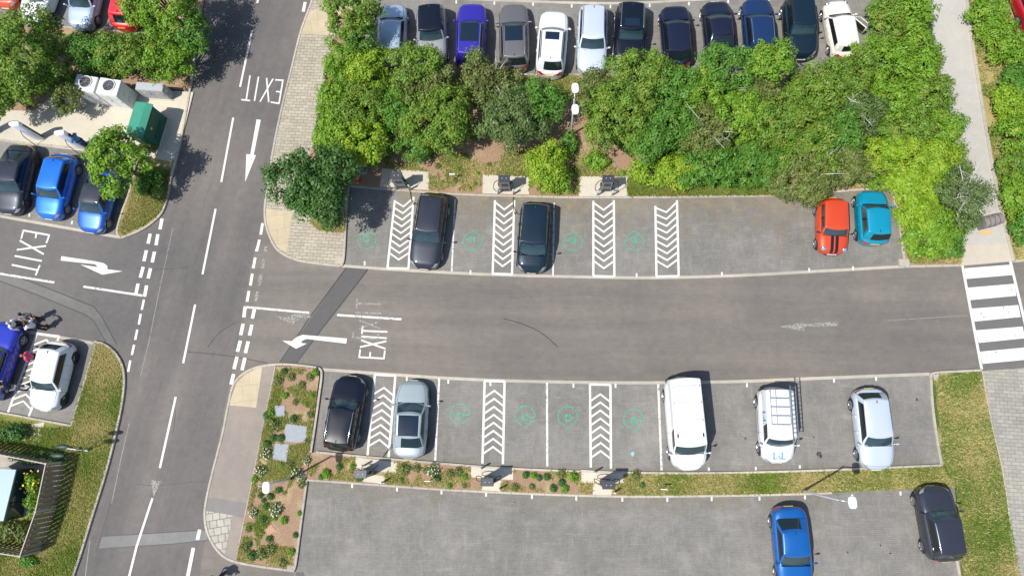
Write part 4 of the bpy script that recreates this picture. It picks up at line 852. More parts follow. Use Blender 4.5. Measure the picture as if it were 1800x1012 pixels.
def cabinet(name, quad, z, zb, label, cat, mat, roof=None, fans=0, doors=2, group=None, rib=False):
    """quad: four top corners as seen in the photograph, the box goes down to the ground"""
    w = [P(x, y, z) for x, y in quad]
    u = (w[1]-w[0]+w[2]-w[3])/2; v = (w[3]-w[0]+w[2]-w[1])/2; c = sum(w, Vector())/4; c.z = zb; lx, ly = u.length, v.length; rz = math.atan2(u.y, u.x)
    e = empty(name, c, rz, label, cat, group); h = z-zb; s = MB(); s.box((0, 0, h/2), (lx, ly, h), 0, .02); s.build('casing', mat, e)
    s = MB(); s.box((0, 0, .03), (lx+.12, ly+.12, .06), 0, .01); s.build('base', M_CONC, e)
    if fans:
        s = MB(); n = 28; s.lathe([(.40, .0), (.42, .04), (.36, .04), (.35, .0)], (0, 0, 0), 28); f = s.build('fan_shroud', mat, e, True, (0, ly*.08, h+.002))
        s = MB(); s.lathe([(.35, 0), (.34, .006)], n=28); s.build('fan_well', M_BLACK, f, False, (0, 0, .003))
        s = MB()
        for k in range(5):
            t = 2*math.pi*k/5; s.add([(.06*math.cos(t), .06*math.sin(t), .02), (.31*math.cos(t-.2), .31*math.sin(t-.2), .014), (.32*math.cos(t+.35), .32*math.sin(t+.35), .03), (.07*math.cos(t+.8), .07*math.sin(t+.8), .024)], [(0, 1, 2, 3)])
        s.lathe([(.08, 0), (.07, .05)], n=12); s.build('fan_blades', M_RIMD, f)
        s = MB()
        for r in (.14, .24, .33): s.tube([(r*math.cos(q), r*math.sin(q), .055) for q in np.linspace(0, 2*math.pi, 25)], .005, 4, False)
        for q in range(4): a = math.pi*q/4; s.tube([(-.36*math.cos(a), -.36*math.sin(a), .052), (.36*math.cos(a), .36*math.sin(a), .052)], .005, 4)
        s.build('fan_guard', M_STEEL, f)
    if roof:
        rf = MB(); o = .06; rf.add([(-lx/2-o, -ly/2-o, h), (lx/2+o, -ly/2-o, h), (lx/2+o, ly/2+o, h), (-lx/2-o, ly/2+o, h), (-lx/2-o, -ly/2-o, h+.04), (lx/2+o, -ly/2-o, h+.04), (lx/2+o, ly/2+o, h+.04), (-lx/2-o, ly/2+o, h+.04), (lx*.18, -ly/2-o, h+.17), (lx*.18, ly/2+o, h+.17)],
                         [(0, 3, 2, 1), (0, 1, 5, 8, 4), (2, 3, 7, 9, 6), (1, 2, 6, 5), (3, 0, 4, 7), (4, 8, 9, 7), (8, 5, 6, 9)]); rf.build('roof', roof, e)
    for k in range(doors):
        x = -lx/2+lx*(k+.5)/doors; s = MB(); s.box((x, -ly/2-.008, h*.5), (lx/doors-.05, .012, h*.82), 0, .003); d = s.build('door', mat, e)
        s = MB(); s.box((x+lx/doors*.32, -ly/2-.024, h*.55), (.03, .02, .16), 0, .004); s.build('handle', M_BLACK, d)
        s = MB(); s.box((x, -ly/2-.017, h*.72), (.16, .006, .14)); s.build('warning_sign', simple('warning_yellow', (.8, .6, .03), .5, vary=0), d)
    s = MB(); s.box((lx/2+.008, 0, h*.52), (.012, ly-.1, h*.8), 0, .003); d = s.build('door', mat, e)
    for k in range(6): s = MB(); s.box((lx/2+.02, 0, h*.25+k*.07), (.012, ly*.6, .02)); s.build('vent_slat', M_BLACK if rib else mat, d)
    s = MB(); s.box((lx/2+.018, -ly*.12, h*.7), (.006, .14, .14)); s.build('warning_sign', simple('warning_yellow', (.8, .6, .03), .5, vary=0), d)
    return e
M_WCAB = simple('white_cabinet', (.66, .68, .69), .5); M_GCAB = simple('grey_cabinet', (.36, .38, .41), .5); M_GREEN = simple('cabinet_green', (.012, .095, .062), .5); M_GREENR = simple('cabinet_green_roof', (.035, .24, .16), .5, vary=.25, sc=2)
cabinet('power_cabinet', [(134, 131), (172, 135), (164, 164), (128, 156)], 1.9, .08, 'white power cabinet with a round fan on top, left of its pair', 'cabinet', M_WCAB, fans=1, doors=2, group='white fan cabinets in the yard')
cabinet('power_cabinet', [(175, 136), (212, 141), (205, 170), (169, 164)], 1.9, .08, 'white power cabinet with a round fan on top, right of its pair', 'cabinet', M_WCAB, fans=1, doors=2, group='white fan cabinets in the yard')
cabinet('switch_cabinet', [(239, 144), (287, 147), (286, 161), (238, 157)], 1.25, .08, 'low grey cabinet with yellow warning signs near the road kerb', 'cabinet', M_GCAB, doors=2)
cabinet('substation', [(237, 181), (264, 185), (254, 241), (226, 236)], 1.85, .08, 'green metal substation with a ridged roof beside the road', 'substation', M_GREEN, roof=M_GREENR, doors=1)
cabinet('feeder_cabinet', [(617, 276), (638, 279), (636, 294), (615, 291)], 1.1, .09, 'dark green cabinet in the shade of the tree, above the cone', 'cabinet', simple('feeder_green', (.10, .19, .17), .5), doors=1)
# lamp posts
def lamp(px, py, h, arms, label, headw=.40, headl=.58, hmat=None, sl=.03):
    e = empty('street_lamp', P(px, py, 0), 0, label, 'street lamp', None); s = MB(); s.tube([(0, 0, 0), (0, 0, .6), (0, 0, .62), (0, 0, h)], [.085, .085, .06, .045], 12); s.build('pole', M_STEEL, e, True)
    s = MB(); s.lathe([(.14, 0), (.14, .02), (.1, .03)], n=14); s.build('base_plate', M_STEEL, e)
    for dx, dy in arms:
        s = MB(); q = Vector((dx, dy, 0)); d = q.normalized(); s.tube([(0, 0, h-.05), tuple(q*.5+Vector((0, 0, h+.03))), tuple(q+Vector((0, 0, h+.05)))], .03, 8); s.build('arm', M_STEEL, e, True)
        hd = MB(); n = 20; V = []; prof = [(.80, -.05), (1., -.01), (1., .03), (.92, .075), (.7, .105), (.35, .125), (.05, .13)]
        for k, z in prof:
            for j in range(n):
                t = 2*math.pi*j/n; a, b = math.cos(t), math.sin(t); V.append((headw/2*k*abs(a)**.65*(1 if a > 0 else -1), headl/2*k*abs(b)**.65*(1 if b > 0 else -1), z))
        hd.add(V, [(i*n+j, i*n+(j+1) % n, (i+1)*n+(j+1) % n, (i+1)*n+j) for i in range(len(prof)-1) for j in range(n)]+[tuple((len(prof)-1)*n+j for j in range(n)), tuple(range(n-1, -1, -1))])
        o = hd.build('lamp_head', hmat or M_LWHITE, e, True, q+Vector((0, 0, h+.05))); o.rotation_euler = (0, 0, sl)
        s = MB(); s.lathe([(.16, -.062), (.15, -.05)], n=16); s.build('lens', M_LAMP, o)
    return e
lamp(1003, 238, 4.7, [(.06, .62), (.04, -.62)], 'tall lamp with two white heads standing in the hedge')
lamp(1410, 862, 4.6, [(.62, -.1)], 'grey lamp with one white head leaning over the bottom car park')
lamp(512, 841, 4.5, [(.42, -.06)], 'lamp with one white head standing in the brown planting bed')
e = empty('forked_post', P(153, 791, .09), 0, 'slim forked post with two dark oval paddles on the left verge', 'post')
for k, (dx, dy) in enumerate(((.1, .28), (-.05, -.18))):
    s = MB(); s.tube([(0, 0, 0), (0, dy*.3, .9), (dx, dy, 1.8), (dx*1.2, dy, 2.2)], [.03, .025, .02, .02], 6); s.build('stem', M_BLACK, e, True)
    s = MB(); V = []; n = 14; s.lathe([(.02, -.04), (.13, -.02), (.15, 0), (.13, .03), (.02, .045)], n=16); o = s.build('paddle', simple('dark_green_metal', (.02, .05, .03), .5), e, True, (dx*1.2+.15, dy, 2.5)); o.scale = (2.6, .9, 1.6); 
e = empty('cable_tray', P(132, 790, .45), 0, 'thin white rail with small brackets beside the shaded fence', 'rail'); a = P(111, 787, .45)-P(132, 790, .45); b = P(154, 792, .45)-P(132, 790, .45)
s = MB(); s.tube([tuple(a), tuple(b)], .022, 6); s.build('rail', M_LWHITE, e)
for t in (.1, .5, .85): q = a.lerp(b, t); s = MB(); s.box((q.x, q.y, -.2), (.07, .07, .45), 0, .01); s.build('bracket', M_LWHITE, e)
# ------------------------------------------------------------------ fenced plot at the lower left
M_WOOD = simple('fence_wood', (.27, .215, .155), .85, vary=.35, sc=9); M_WOODL = simple('fence_cap', (.42, .38, .32), .8)
fe = empty('slatted_fence', P(98, 895, .09), 0, 'brown slatted timber fence around the small plot at the lower left', 'fence'); o0 = P(98, 895, .09)
corners = [P(-90, 772, .09), P(115, 812, .09), P(98, 893, .09), P(72, 968, .09), P(-60, 948, .09)]; hF = 1.55; bd = MB(); nb = 0
for a, b in zip(corners[:-1], corners[1:]):
    d = (b-a); Ld = d.length; d.normalize(); rz = math.atan2(d.y, d.x); k = int(Ld/.135)
    for i in range(k):
        q = a+d*(i+.5)*Ld/k-o0; side_ = .03 if i % 2 else -.03; nn = Vector((-d.y, d.x, 0))*side_; bd.box((q.x+nn.x, q.y+nn.y, hF/2+random.uniform(-.01, .02)), (.125, .02, hF), rz)
    for z in (.3, hF-.25):
        s = MB(); q = (a+b)/2-o0; s.box((q.x, q.y, z), (Ld, .035, .08), rz); s.build('rail', M_WOOD, fe)
    s = MB(); q = (a+b)/2-o0; s.box((q.x, q.y, hF+.035), (Ld, .05, .03), rz); s.build('cap_rail', M_WOODL, fe)
bd.build('boards', M_WOOD, fe)
for q in corners: q = q-o0; s = MB(); s.box((q.x, q.y, hF/2+.03), (.11, .11, hF+.08), .2, .01); s.build('post', M_WOODL, fe)
flat('gravel', [(-60, 785), (110, 815), (94, 893), (50, 905), (-60, 925)], .10, asphalt('gravel_mat', .33, (1.08, .98, .88), .4, .2))
tk = [P(-20, 822, 1.5), P(28, 825, 1.5), P(6, 915, 1.5), P(-45, 911, 1.5)]
e = empty('tank_cabin', P(10, 868, .1), 0, 'low cabin with a pale blue roof and dark glossy side inside the fence', 'cabin'); oo = P(10, 868, .1)
vt = [(p-oo) for p in tk]; vb = [Vector((p.x, p.y, 0)) for p in vt]
mesh('wall', vb+[Vector((p.x, p.y, 1.36)) for p in vt], [(0, 1, 5, 4), (1, 2, 6, 5), (2, 3, 7, 6), (3, 0, 4, 7)], paint('dark_cabin', (.02, .045, .06), 0, .15), e)
mesh('roof', [Vector((p.x*1.02, p.y*1.0, 1.36)) for p in vt]+[Vector((p.x*1.02, p.y, 1.44)) for p in vt], [(3, 2, 1, 0), (0, 1, 5, 4), (1, 2, 6, 5), (2, 3, 7, 6), (3, 0, 4, 7), (4, 5, 6, 7)][::1], simple('pale_blue_roof', (.24, .35, .43), .4), e)
for t in (.33, .66): a = vt[1].lerp(vt[2], t); s = MB(); s.box((a.x+.012, a.y, .68), (.02, .04, 1.3)); s.build('wall_joint', M_BLACK, e)
# covers, litter bin, drain, marker stone
for q, lb in (([z6(388, 198), z6(438, 198), z6(436, 251), z6(388, 250)], 'small square grey utility cover, topmost in the planting bed'), ([z6(440, 283), z6(545, 295), z6(538, 376), z6(434, 368)], 'largest grey utility cover in the planting bed'), ([z6(385, 377), z6(457, 382), z6(446, 466), z6(378, 455)], 'grey two part utility cover beside white flowers')):
    SLABS.append(q)
    o = flat('utility_cover', q, .125, simple('grey_cover', (.24, .265, .29), .6, vary=.25), None, None, .04); tag(o, lb, 'cover', 'grey utility covers in the planting bed')
st4 = []
cc = z6(365, 790)
for k in range(8): r = (13 if k % 2 == 0 else 7); t = math.pi*k/4+.15; st4.append((cc[0]+r*math.cos(t), cc[1]+r*math.sin(t)))
tag(flat('marker_stone', st4, .11, simple('buff_stone', (.42, .24, .15), .8, vary=.25), None, None, .03), 'four pointed buff stone marker flat in the brown bed', 'stone')
tag(flat('drain_cover', [(520, 1005), (534, 1005), (535, 1016), (521, 1016)], .009, simple('cast_iron', (.05, .045, .045), .6, vary=.5, sc=25), None, None, 0), 'dark iron drain cover at the bottom kerb', 'drain cover')
e = empty('litter_bin', P(1731, 393, .06), math.radians(14), 'curved slatted grey bin on the pale path below the bare branched tree', 'bin')
s = MB(); n = 10
for i in range(n+1):
    t = -1+2*i/n; 
V = []
for i in range(13):
    t = math.pi*i/12; V += [(-.55, .32*math.cos(t), .62+.30*math.sin(t)), (.55, .32*math.cos(t), .62+.30*math.sin(t))]
s.add(V, [(2*i, 2*i+1, 2*i+3, 2*i+2) for i in range(12)]+[tuple(2*i for i in range(13)), tuple(2*i+1 for i in range(12, -1, -1))]); s.build('hood', simple('bin_hood', (.27, .235, .22), .45, .2, vary=.35, sc=14), e)
s = MB(); s.box((0, 0, .31), (1.06, .6, .62), 0, .02); s.build('bin_body', simple('bin_body', (.16, .15, .15), .6), e)
for x in (-.28, .0, .28):
    s = MB(); s.tube([(x, .33*math.cos(t), .62+.31*math.sin(t)) for t in np.linspace(0, math.pi, 9)], .012, 5); s.build('band', M_BLACK, e)
tag(flat('paving_slab', [(1722, 405), (1743, 403), (1744, 412), (1722, 414)], .068, simple('ochre_slab', (.5, .36, .18), .8), None), kind='structure')
# ------------------------------------------------------------------ people
M_SKIN = simple('skin', (.45, .24, .17), .6, vary=.06); M_SKIND = simple('skin_dark', (.12, .06, .04), .6, vary=.06)
def skinned(name, vs, ed, rad, mat, parent, lv=1):
    me = bpy.data.meshes.new(name); me.from_pydata([tuple(v) for v in vs], ed, []); me.update(); o = bpy.data.objects.new(name, me); COL.objects.link(o)
    md = o.modifiers.new('skin', 'SKIN'); 
    if not me.skin_vertices: bpy.context.view_layer.objects.active = o
    sv = me.skin_vertices[0].data if me.skin_vertices else None
    if sv is None:
        me.update(); bm = bmesh.new(); bm.from_mesh(me); bm.verts.layers.skin.verify(); bm.to_mesh(me); bm.free(); sv = me.skin_vertices[0].data
    for i, r in enumerate(rad): sv[i].radius = (r, r) if not isinstance(r, tuple) else r
    sv[0].use_root = True; md.use_smooth_shade = True
    if lv: sb = o.modifiers.new('sub', 'SUBSURF'); sb.levels = lv; sb.render_levels = lv
    dg = bpy.context.evaluated_depsgraph_get(); nm = bpy.data.meshes.new_from_object(o.evaluated_get(dg)); o.modifiers.clear(); o.data = nm; nm.materials.clear(); nm.materials.append(mat)
    nm.polygons.foreach_set('use_smooth', [True]*len(nm.polygons)); o.parent = parent; return o
def person(px, py, face, label, shirt, trousers, hairm, skin=M_SKIN, zb=0., h=1.72, lean=0., stride=.0, armR=(.10, .18), armL=(.10, -.02), longhair=False, group=None, bag=None):
    """face: compass direction in degrees (0 = up in the photograph, clockwise); arm = (side swing, forward reach)"""
    e = empty('person', P(px, py, zb), -math.radians(face), label, 'person', group); k = h/1.72
    Vs = []; E = []; R = []
    def v(x, y, z, r, par=None):
        Vs.append((x*k, (y+lean*max(0, z-.9))*k, z*k)); R.append(r*k if not isinstance(r, tuple) else (r[0]*k, r[1]*k)); i = len(Vs)-1
        if par is not None: E.append((par, i))
        return i
    pel = v(0, 0, .95, (.15, .11)); ch = v(0, 0, 1.15, (.135, .10), pel); up_ = v(0, 0, 1.34, (.165, .10), ch); nk = v(0, 0, 1.46, .055, up_); h0 = v(0, .015, 1.54, .072, nk); h1 = v(0, .01, 1.63, (.082, .095), h0); h2 = v(0, 0, 1.70, (.05, .06), h1)
    v(0, .105, 1.60, .014, h1); v(.07, .0, 1.61, .016, h1); v(-.07, .0, 1.61, .016, h1)     # nose, ears
    hands = []; arms = []; legs = []
    for sx, (sw, fw) in ((1, armR), (-1, armL)):
        sh_ = v(sx*.19, 0, 1.40, .052, up_); el = v(sx*(.22+sw), fw*.45, 1.14+abs(fw)*.1, .042, sh_); wr = v(sx*(.20+sw*.9), fw+.06, .94+abs(fw)*.55, .028, el); pm = v(sx*(.20+sw*.85), fw+.12, .89+abs(fw)*.6, (.034, .018), wr)
        arms.append((sh_, el, wr)); b = Vs[pm]
        for f in range(4):
            off = (f-1.5)*.019; a1 = v(b[0]/k+off, b[1]/k-lean*max(0, b[2]/k-.9)+.045, b[2]/k-.03, .0095, pm); v(b[0]/k+off, b[1]/k-lean*max(0, b[2]/k-.9)+.055, b[2]/k-.06-(.012 if f in (1, 2) else 0), .008, a1)
        t1 = v(b[0]/k-sx*.04, b[1]/k-lean*max(0, b[2]/k-.9)+.01, b[2]/k-.01, .010, pm); v(b[0]/k-sx*.05, b[1]/k-lean*max(0, b[2]/k-.9)+.03, b[2]/k-.03, .009, t1)
    for sx in (1, -1):
        hp = v(sx*.09, 0, .88, .085, pel); kn = v(sx*.10, sx*stride*.5+.02, .50, .058, hp); an = v(sx*.10, sx*stride, .09, .04, kn); v(sx*.11, sx*stride+.14, .035, .035, an); legs.append((hp, kn, an))
    skinned('body', Vs, E, R, skin, e)
    def part(nm, ids, rads, mat, edges, roots=None): return skinned(nm, [Vs[i] if isinstance(i, int) else i for i in ids], edges, rads, mat, e)
    L_, Ra = arms[1], arms[0]
    part('shirt', [pel, ch, up_, Ra[0], Ra[1], L_[0], L_[1], tuple(Vector(Vs[up_]).lerp(Vector(Vs[nk]), .6))], [(.185*k, .15*k), (.175*k, .15*k), (.20*k, .145*k), .08*k, .062*k, .08*k, .062*k, .085*k], shirt, [(0, 1), (1, 2), (2, 3), (3, 4), (2, 5), (5, 6), (2, 7)])
    part('trousers', [pel, legs[0][0], legs[0][1], legs[0][2], legs[1][0], legs[1][1], legs[1][2]], [(.165*k, .125*k), .10*k, .075*k, .058*k, .10*k, .075*k, .058*k], trousers, [(0, 1), (1, 2), (2, 3), (0, 4), (4, 5), (5, 6)])
    for lg in legs:
        a = Vs[lg[2]]; s = MB(); s.box((a[0], a[1]+.06, .045), (.10, .27, .09), 0, .03); s.build('shoe', M_BLACK, e, True)
    hc = Vs[h1]; s = MB(); V = []; n = 14; m_ = 7
    for i in range(m_):
        ph = math.pi*.62*i/(m_-1)
        for j in range(n):
            t = 2*math.pi*j/n; r = math.sin(ph)*(1 if i else .01)
            back = 1.05 if math.sin(t) < 0 else .92
            V.append((hc[0]+.095*k*r*math.cos(t), hc[1]-.015+.112*k*r*math.sin(t)*back, hc[2]+.02*k+.105*k*math.cos(ph)*(1 if math.sin(t) < .3 or i < 4 else .9)))
    s.add(V, [(i*n+j, i*n+(j+1) % n, (i+1)*n+(j+1) % n, (i+1)*n+j) for i in range(m_-1) for j in range(n)]); s.build('hair', hairm, e, True)
    if longhair: s = MB(); s.tube([(hc[0], hc[1]-.07, hc[2]+.03), (hc[0], hc[1]-.12, hc[2]-.08), (hc[0], hc[1]-.12, hc[2]-.22), (hc[0], hc[1]-.10, hc[2]-.3)], [.06, .085, .07, .02], 8); s.build('long_hair', hairm, e, True)
    for sx in (1, -1):
        s = MB(); s.box((hc[0]+sx*.033*k, hc[1]+.087*k, hc[2]-.005), (.022, .012, .012), 0, .004); s.build('eye', M_BLACK, e)
    if bag: s = MB(); s.box((.0, -.17, 1.18), (.3, .14, .42), 0, .05); s.build('rucksack', bag, e, True)
    return e
K_BR = simple('brown_hair', (.07, .035, .02), .8); K_BK = simple('black_hair', (.012, .01, .01), .8); K_GY = simple('grey_hair', (.45, .43, .42), .8); K_GI = simple('ginger_hair', (.35, .13, .04), .8)
D_WH = simple('white_cloth', (.70, .70, .74), .9); D_BL = simple('blue_cloth', (.05, .20, .48), .9); D_NV = simple('navy_cloth', (.012, .03, .07), .9); D_DK = simple('dark_cloth', (.02, .022, .03), .9); D_PK = simple('pink_cloth', (.72, .05, .22), .9, vary=.3, sc=20); D_GY = simple('grey_cloth', (.18, .20, .22), .9); D_JN = simple('denim', (.04, .07, .16), .9)
GP = 'group of people talking at the end of the blue car'
person(46, 574, 100, 'person in a loose white top with grey hair, nearest the blue car', D_WH, D_NV, K_GY, group=GP, h=1.7, armR=(.08, .3), armL=(.12, .35), lean=.25)
person(70, 560, 160, 'person in a grey top with dark hair, at the back of the group', D_GY, D_DK, K_BK, group=GP, h=1.68, armL=(.15, .1))
person(82, 577, 300, 'person in a white shirt and dark trousers at the corner of the hatched bay', D_WH, D_DK, K_BR, group=GP, h=1.76, armR=(.12, .35), armL=(.15, .3), lean=.1)
person(77, 629, 265, 'person with ginger hair in a pink top between the blue car and the white car', D_PK, D_DK, K_GI, h=1.66, longhair=True, lean=.18, stride=.12)
person(44, 682, 278, 'person in dark clothes bending at the rear wheel of the blue car', D_NV, D_GY, K_BK, h=1.74, lean=.6, armR=(.05, .5), armL=(.05, .45), stride=.1)
person(157, 258, 290, 'person in a blue jacket standing beside the white charging post', D_BL, D_JN, K_BK, M_SKIND, zb=.08, h=1.78, lean=.12, armR=(.06, .3), armL=(.08, .2))
person(388, 1012, 205, 'person with a dark rucksack walking past the bottom kerb', D_NV, D_DK, K_BK, h=1.78, lean=.1, stride=.28, armR=(.22, .2), armL=(.2, -.15), bag=D_DK)
# ------------------------------------------------------------------ vegetation
L_MID = leafmat('leaf_mid', (.045, .105, .012), (.115, .20, .022), (.17, .19, .03))
L_BRI = leafmat('leaf_bright', (.055, .14, .009), (.125, .235, .018), (.19, .25, .03))
L_YEL = leafmat('leaf_yellow_green', (.095, .195, .009), (.185, .28, .020), (.23, .27, .03))
L_DRK = leafmat('leaf_dark', (.018, .062, .012), (.055, .125, .025))
L_OLV = leafmat('leaf_olive', (.055, .085, .018), (.115, .15, .035), (.15, .13, .05))
L_GRY = leafmat('leaf_grey_green', (.042, .078, .022), (.095, .14, .04), None)
L_CEN = leafmat('leaf_deep_green', (.032, .10, .011), (.075, .18, .022), (.12, .20, .03))
M_BARK = simple('bark', (.16, .125, .09), .9, vary=.3); M_BIRCH = simple('pale_bark', (.55, .52, .47), .8, vary=.2)
def leafcloud(name, pos, nor, size, mat, parent, asp=.62):
    n = len(pos); nor = nor/np.linalg.norm(nor, axis=1, keepdims=True); r = RNG.normal(size=(n, 3)); t = np.cross(nor, r); t /= np.linalg.norm(t, axis=1, keepdims=True)+1e-9; b = np.cross(nor, t)
    s = (size*RNG.uniform(.65, 1.35, n))[:, None]; V = np.empty((n, 4, 3)); V[:, 0] = pos-t*s*.5; V[:, 1] = pos+b*s*asp*.5-nor*s*.08; V[:, 2] = pos+t*s*.5-nor*s*.12; V[:, 3] = pos-b*s*asp*.5-nor*s*.08
    me = bpy.data.meshes.new(name); me.vertices.add(4*n); me.vertices.foreach_set('co', V.astype(np.float32).ravel()); me.loops.add(4*n); me.loops.foreach_set('vertex_index', np.arange(4*n, dtype=np.int32))
    me.polygons.add(n); me.polygons.foreach_set('loop_start', np.arange(0, 4*n, 4, dtype=np.int32)); me.polygons.foreach_set('loop_total', np.full(n, 4, np.int32)); me.update(calc_edges=True); me.materials.append(mat)
    o = bpy.data.objects.new(name, me); COL.objects.link(o); o.parent = parent; return o
def plant(px, py, rpx, h, mat, label, cat='tree', group=None, leaf=.13, dens=1., name=None, bark=None, ry=None, bare=0, clump=.30, gap=.0, zb=.09, flatz=.8, nclump=None):
    """px,py: crown centre as seen; h: height of the top; crown is a heap of leafy clumps on tapered limbs"""
    gg = 1.04 if h > 1.2 else 1.0
    rx = rpx/30.*gg; ry_ = (ry or rpx)/30.*gg; rzz = min(h*.46, max(rx, ry_)*flatz); zc = h-rzz; C0 = P(px, py, zc); base = Vector((C0.x, C0.y, zb))
    e = empty(name or ('tree' if cat == 'tree' else 'shrub'), base, 0, label, cat, group); cz = zc-zb
    K = nclump or int(26+(34 if rx < 2 else 46)*rx*ry_); cl = RNG.normal(size=(K*3, 3)); cl /= np.linalg.norm(cl, axis=1, keepdims=True); cl = cl[cl[:, 2] > -.55][:K]; K = len(cl)
    rad = RNG.uniform(.3, 1.06, K)**.4; cc = cl*rad[:, None]*.9; wob = 1+.18*np.sin(cl[:, 0]*5+px)+.15*np.cos(cl[:, 1]*6+py)
    cc = cc*wob[:, None]*np.array([rx, ry_, rzz]); cr = min(.32, .24*min(rx, ry_)**.5+.07)*RNG.uniform(.65, 1.45, K)
    if gap: keep = RNG.random(K) > gap; cc, cr = cc[keep], cr[keep]; K = len(cc)
    area = (cr**2).sum(); n = int(min(20000, max(250, dens*area*5.2/(leaf*leaf*.55))))
    w = cr**2/area; idx = RNG.choice(K, n, p=w); d = RNG.normal(size=(n, 3)); d /= np.linalg.norm(d, axis=1, keepdims=True)
    low = d[:, 2] < -.2; d[low, 2] *= -RNG.uniform(0, 1, low.sum())
    q = RNG.uniform(.55, 1.12, n); jag = 1+.25*np.sin(d[:, 0]*7+idx)*np.cos(d[:, 1]*6+idx*2)
    pos = cc[idx]+d*(cr[idx]*q*jag)[:, None]*np.array([1, 1, .8]); pos[:, 2] += cz; pos[:, 2] = np.maximum(pos[:, 2], .03)
    out = pos/np.array([rx, ry_, rzz])-np.array([0, 0, cz/rzz]); nor = d*.95+out*.25+np.array([0, 0, .30])+RNG.normal(size=(n, 3))*.30
    leafcloud('crown', pos, nor, leaf, mat, e)
    tb = MB(); r0 = .05+.022*h if cat == 'tree' else .035; tp = Vector((RNG.uniform(-.15, .15), RNG.uniform(-.15, .15), cz*.55))
    tb.tube([(0, 0, -.05), tuple(tp*.5), tuple(tp)], [r0*1.2, r0, r0*.75], 8)
    ids = RNG.choice(K, min(K, 9 if cat == 'tree' else 5), replace=False)
    for i in ids:
        a = tp*RNG.uniform(.6, 1); b = Vector(cc[i])+Vector((0, 0, cz)); m = a.lerp(b, .5)+Vector((0, 0, .12*h*.3)); tb.tube([tuple(a), tuple(m), tuple(b)], [r0*.5, r0*.3, .012], 5)
    tb.build('trunk' if cat == 'tree' else 'stem', bark or M_BARK, e, True)
    if bare:
        bb = MB()
        for i in range(bare):
            t = RNG.uniform(0, 2*math.pi); p0 = Vector((0, 0, cz+rzz*.2)); dd = Vector((math.cos(t)*rx, math.sin(t)*ry_, rzz*RNG.uniform(.75, 1.0))); p1 = p0+dd*.5+Vector((RNG.uniform(-.2, .2), 0, .12)); p2 = p0+dd*RNG.uniform(.8, 1.1)
            bb.tube([tuple(p0), tuple(p1), tuple(p2)], [.03, .02, .007], 5)
            for _ in range(3):
                q0 = p1.lerp(p2, RNG.uniform(0, .7)); bb.tube([tuple(q0), tuple(q0+Vector((RNG.uniform(-.4, .4), RNG.uniform(-.4, .4), RNG.uniform(.05, .25))))], [.012, .005], 4)
        bb.build('bare_branches', M_BIRCH, e, True)
    return e
GA = 'shrubs and small trees of the hedge between the two car rows'; TR, SB = 'tree', 'shrub'
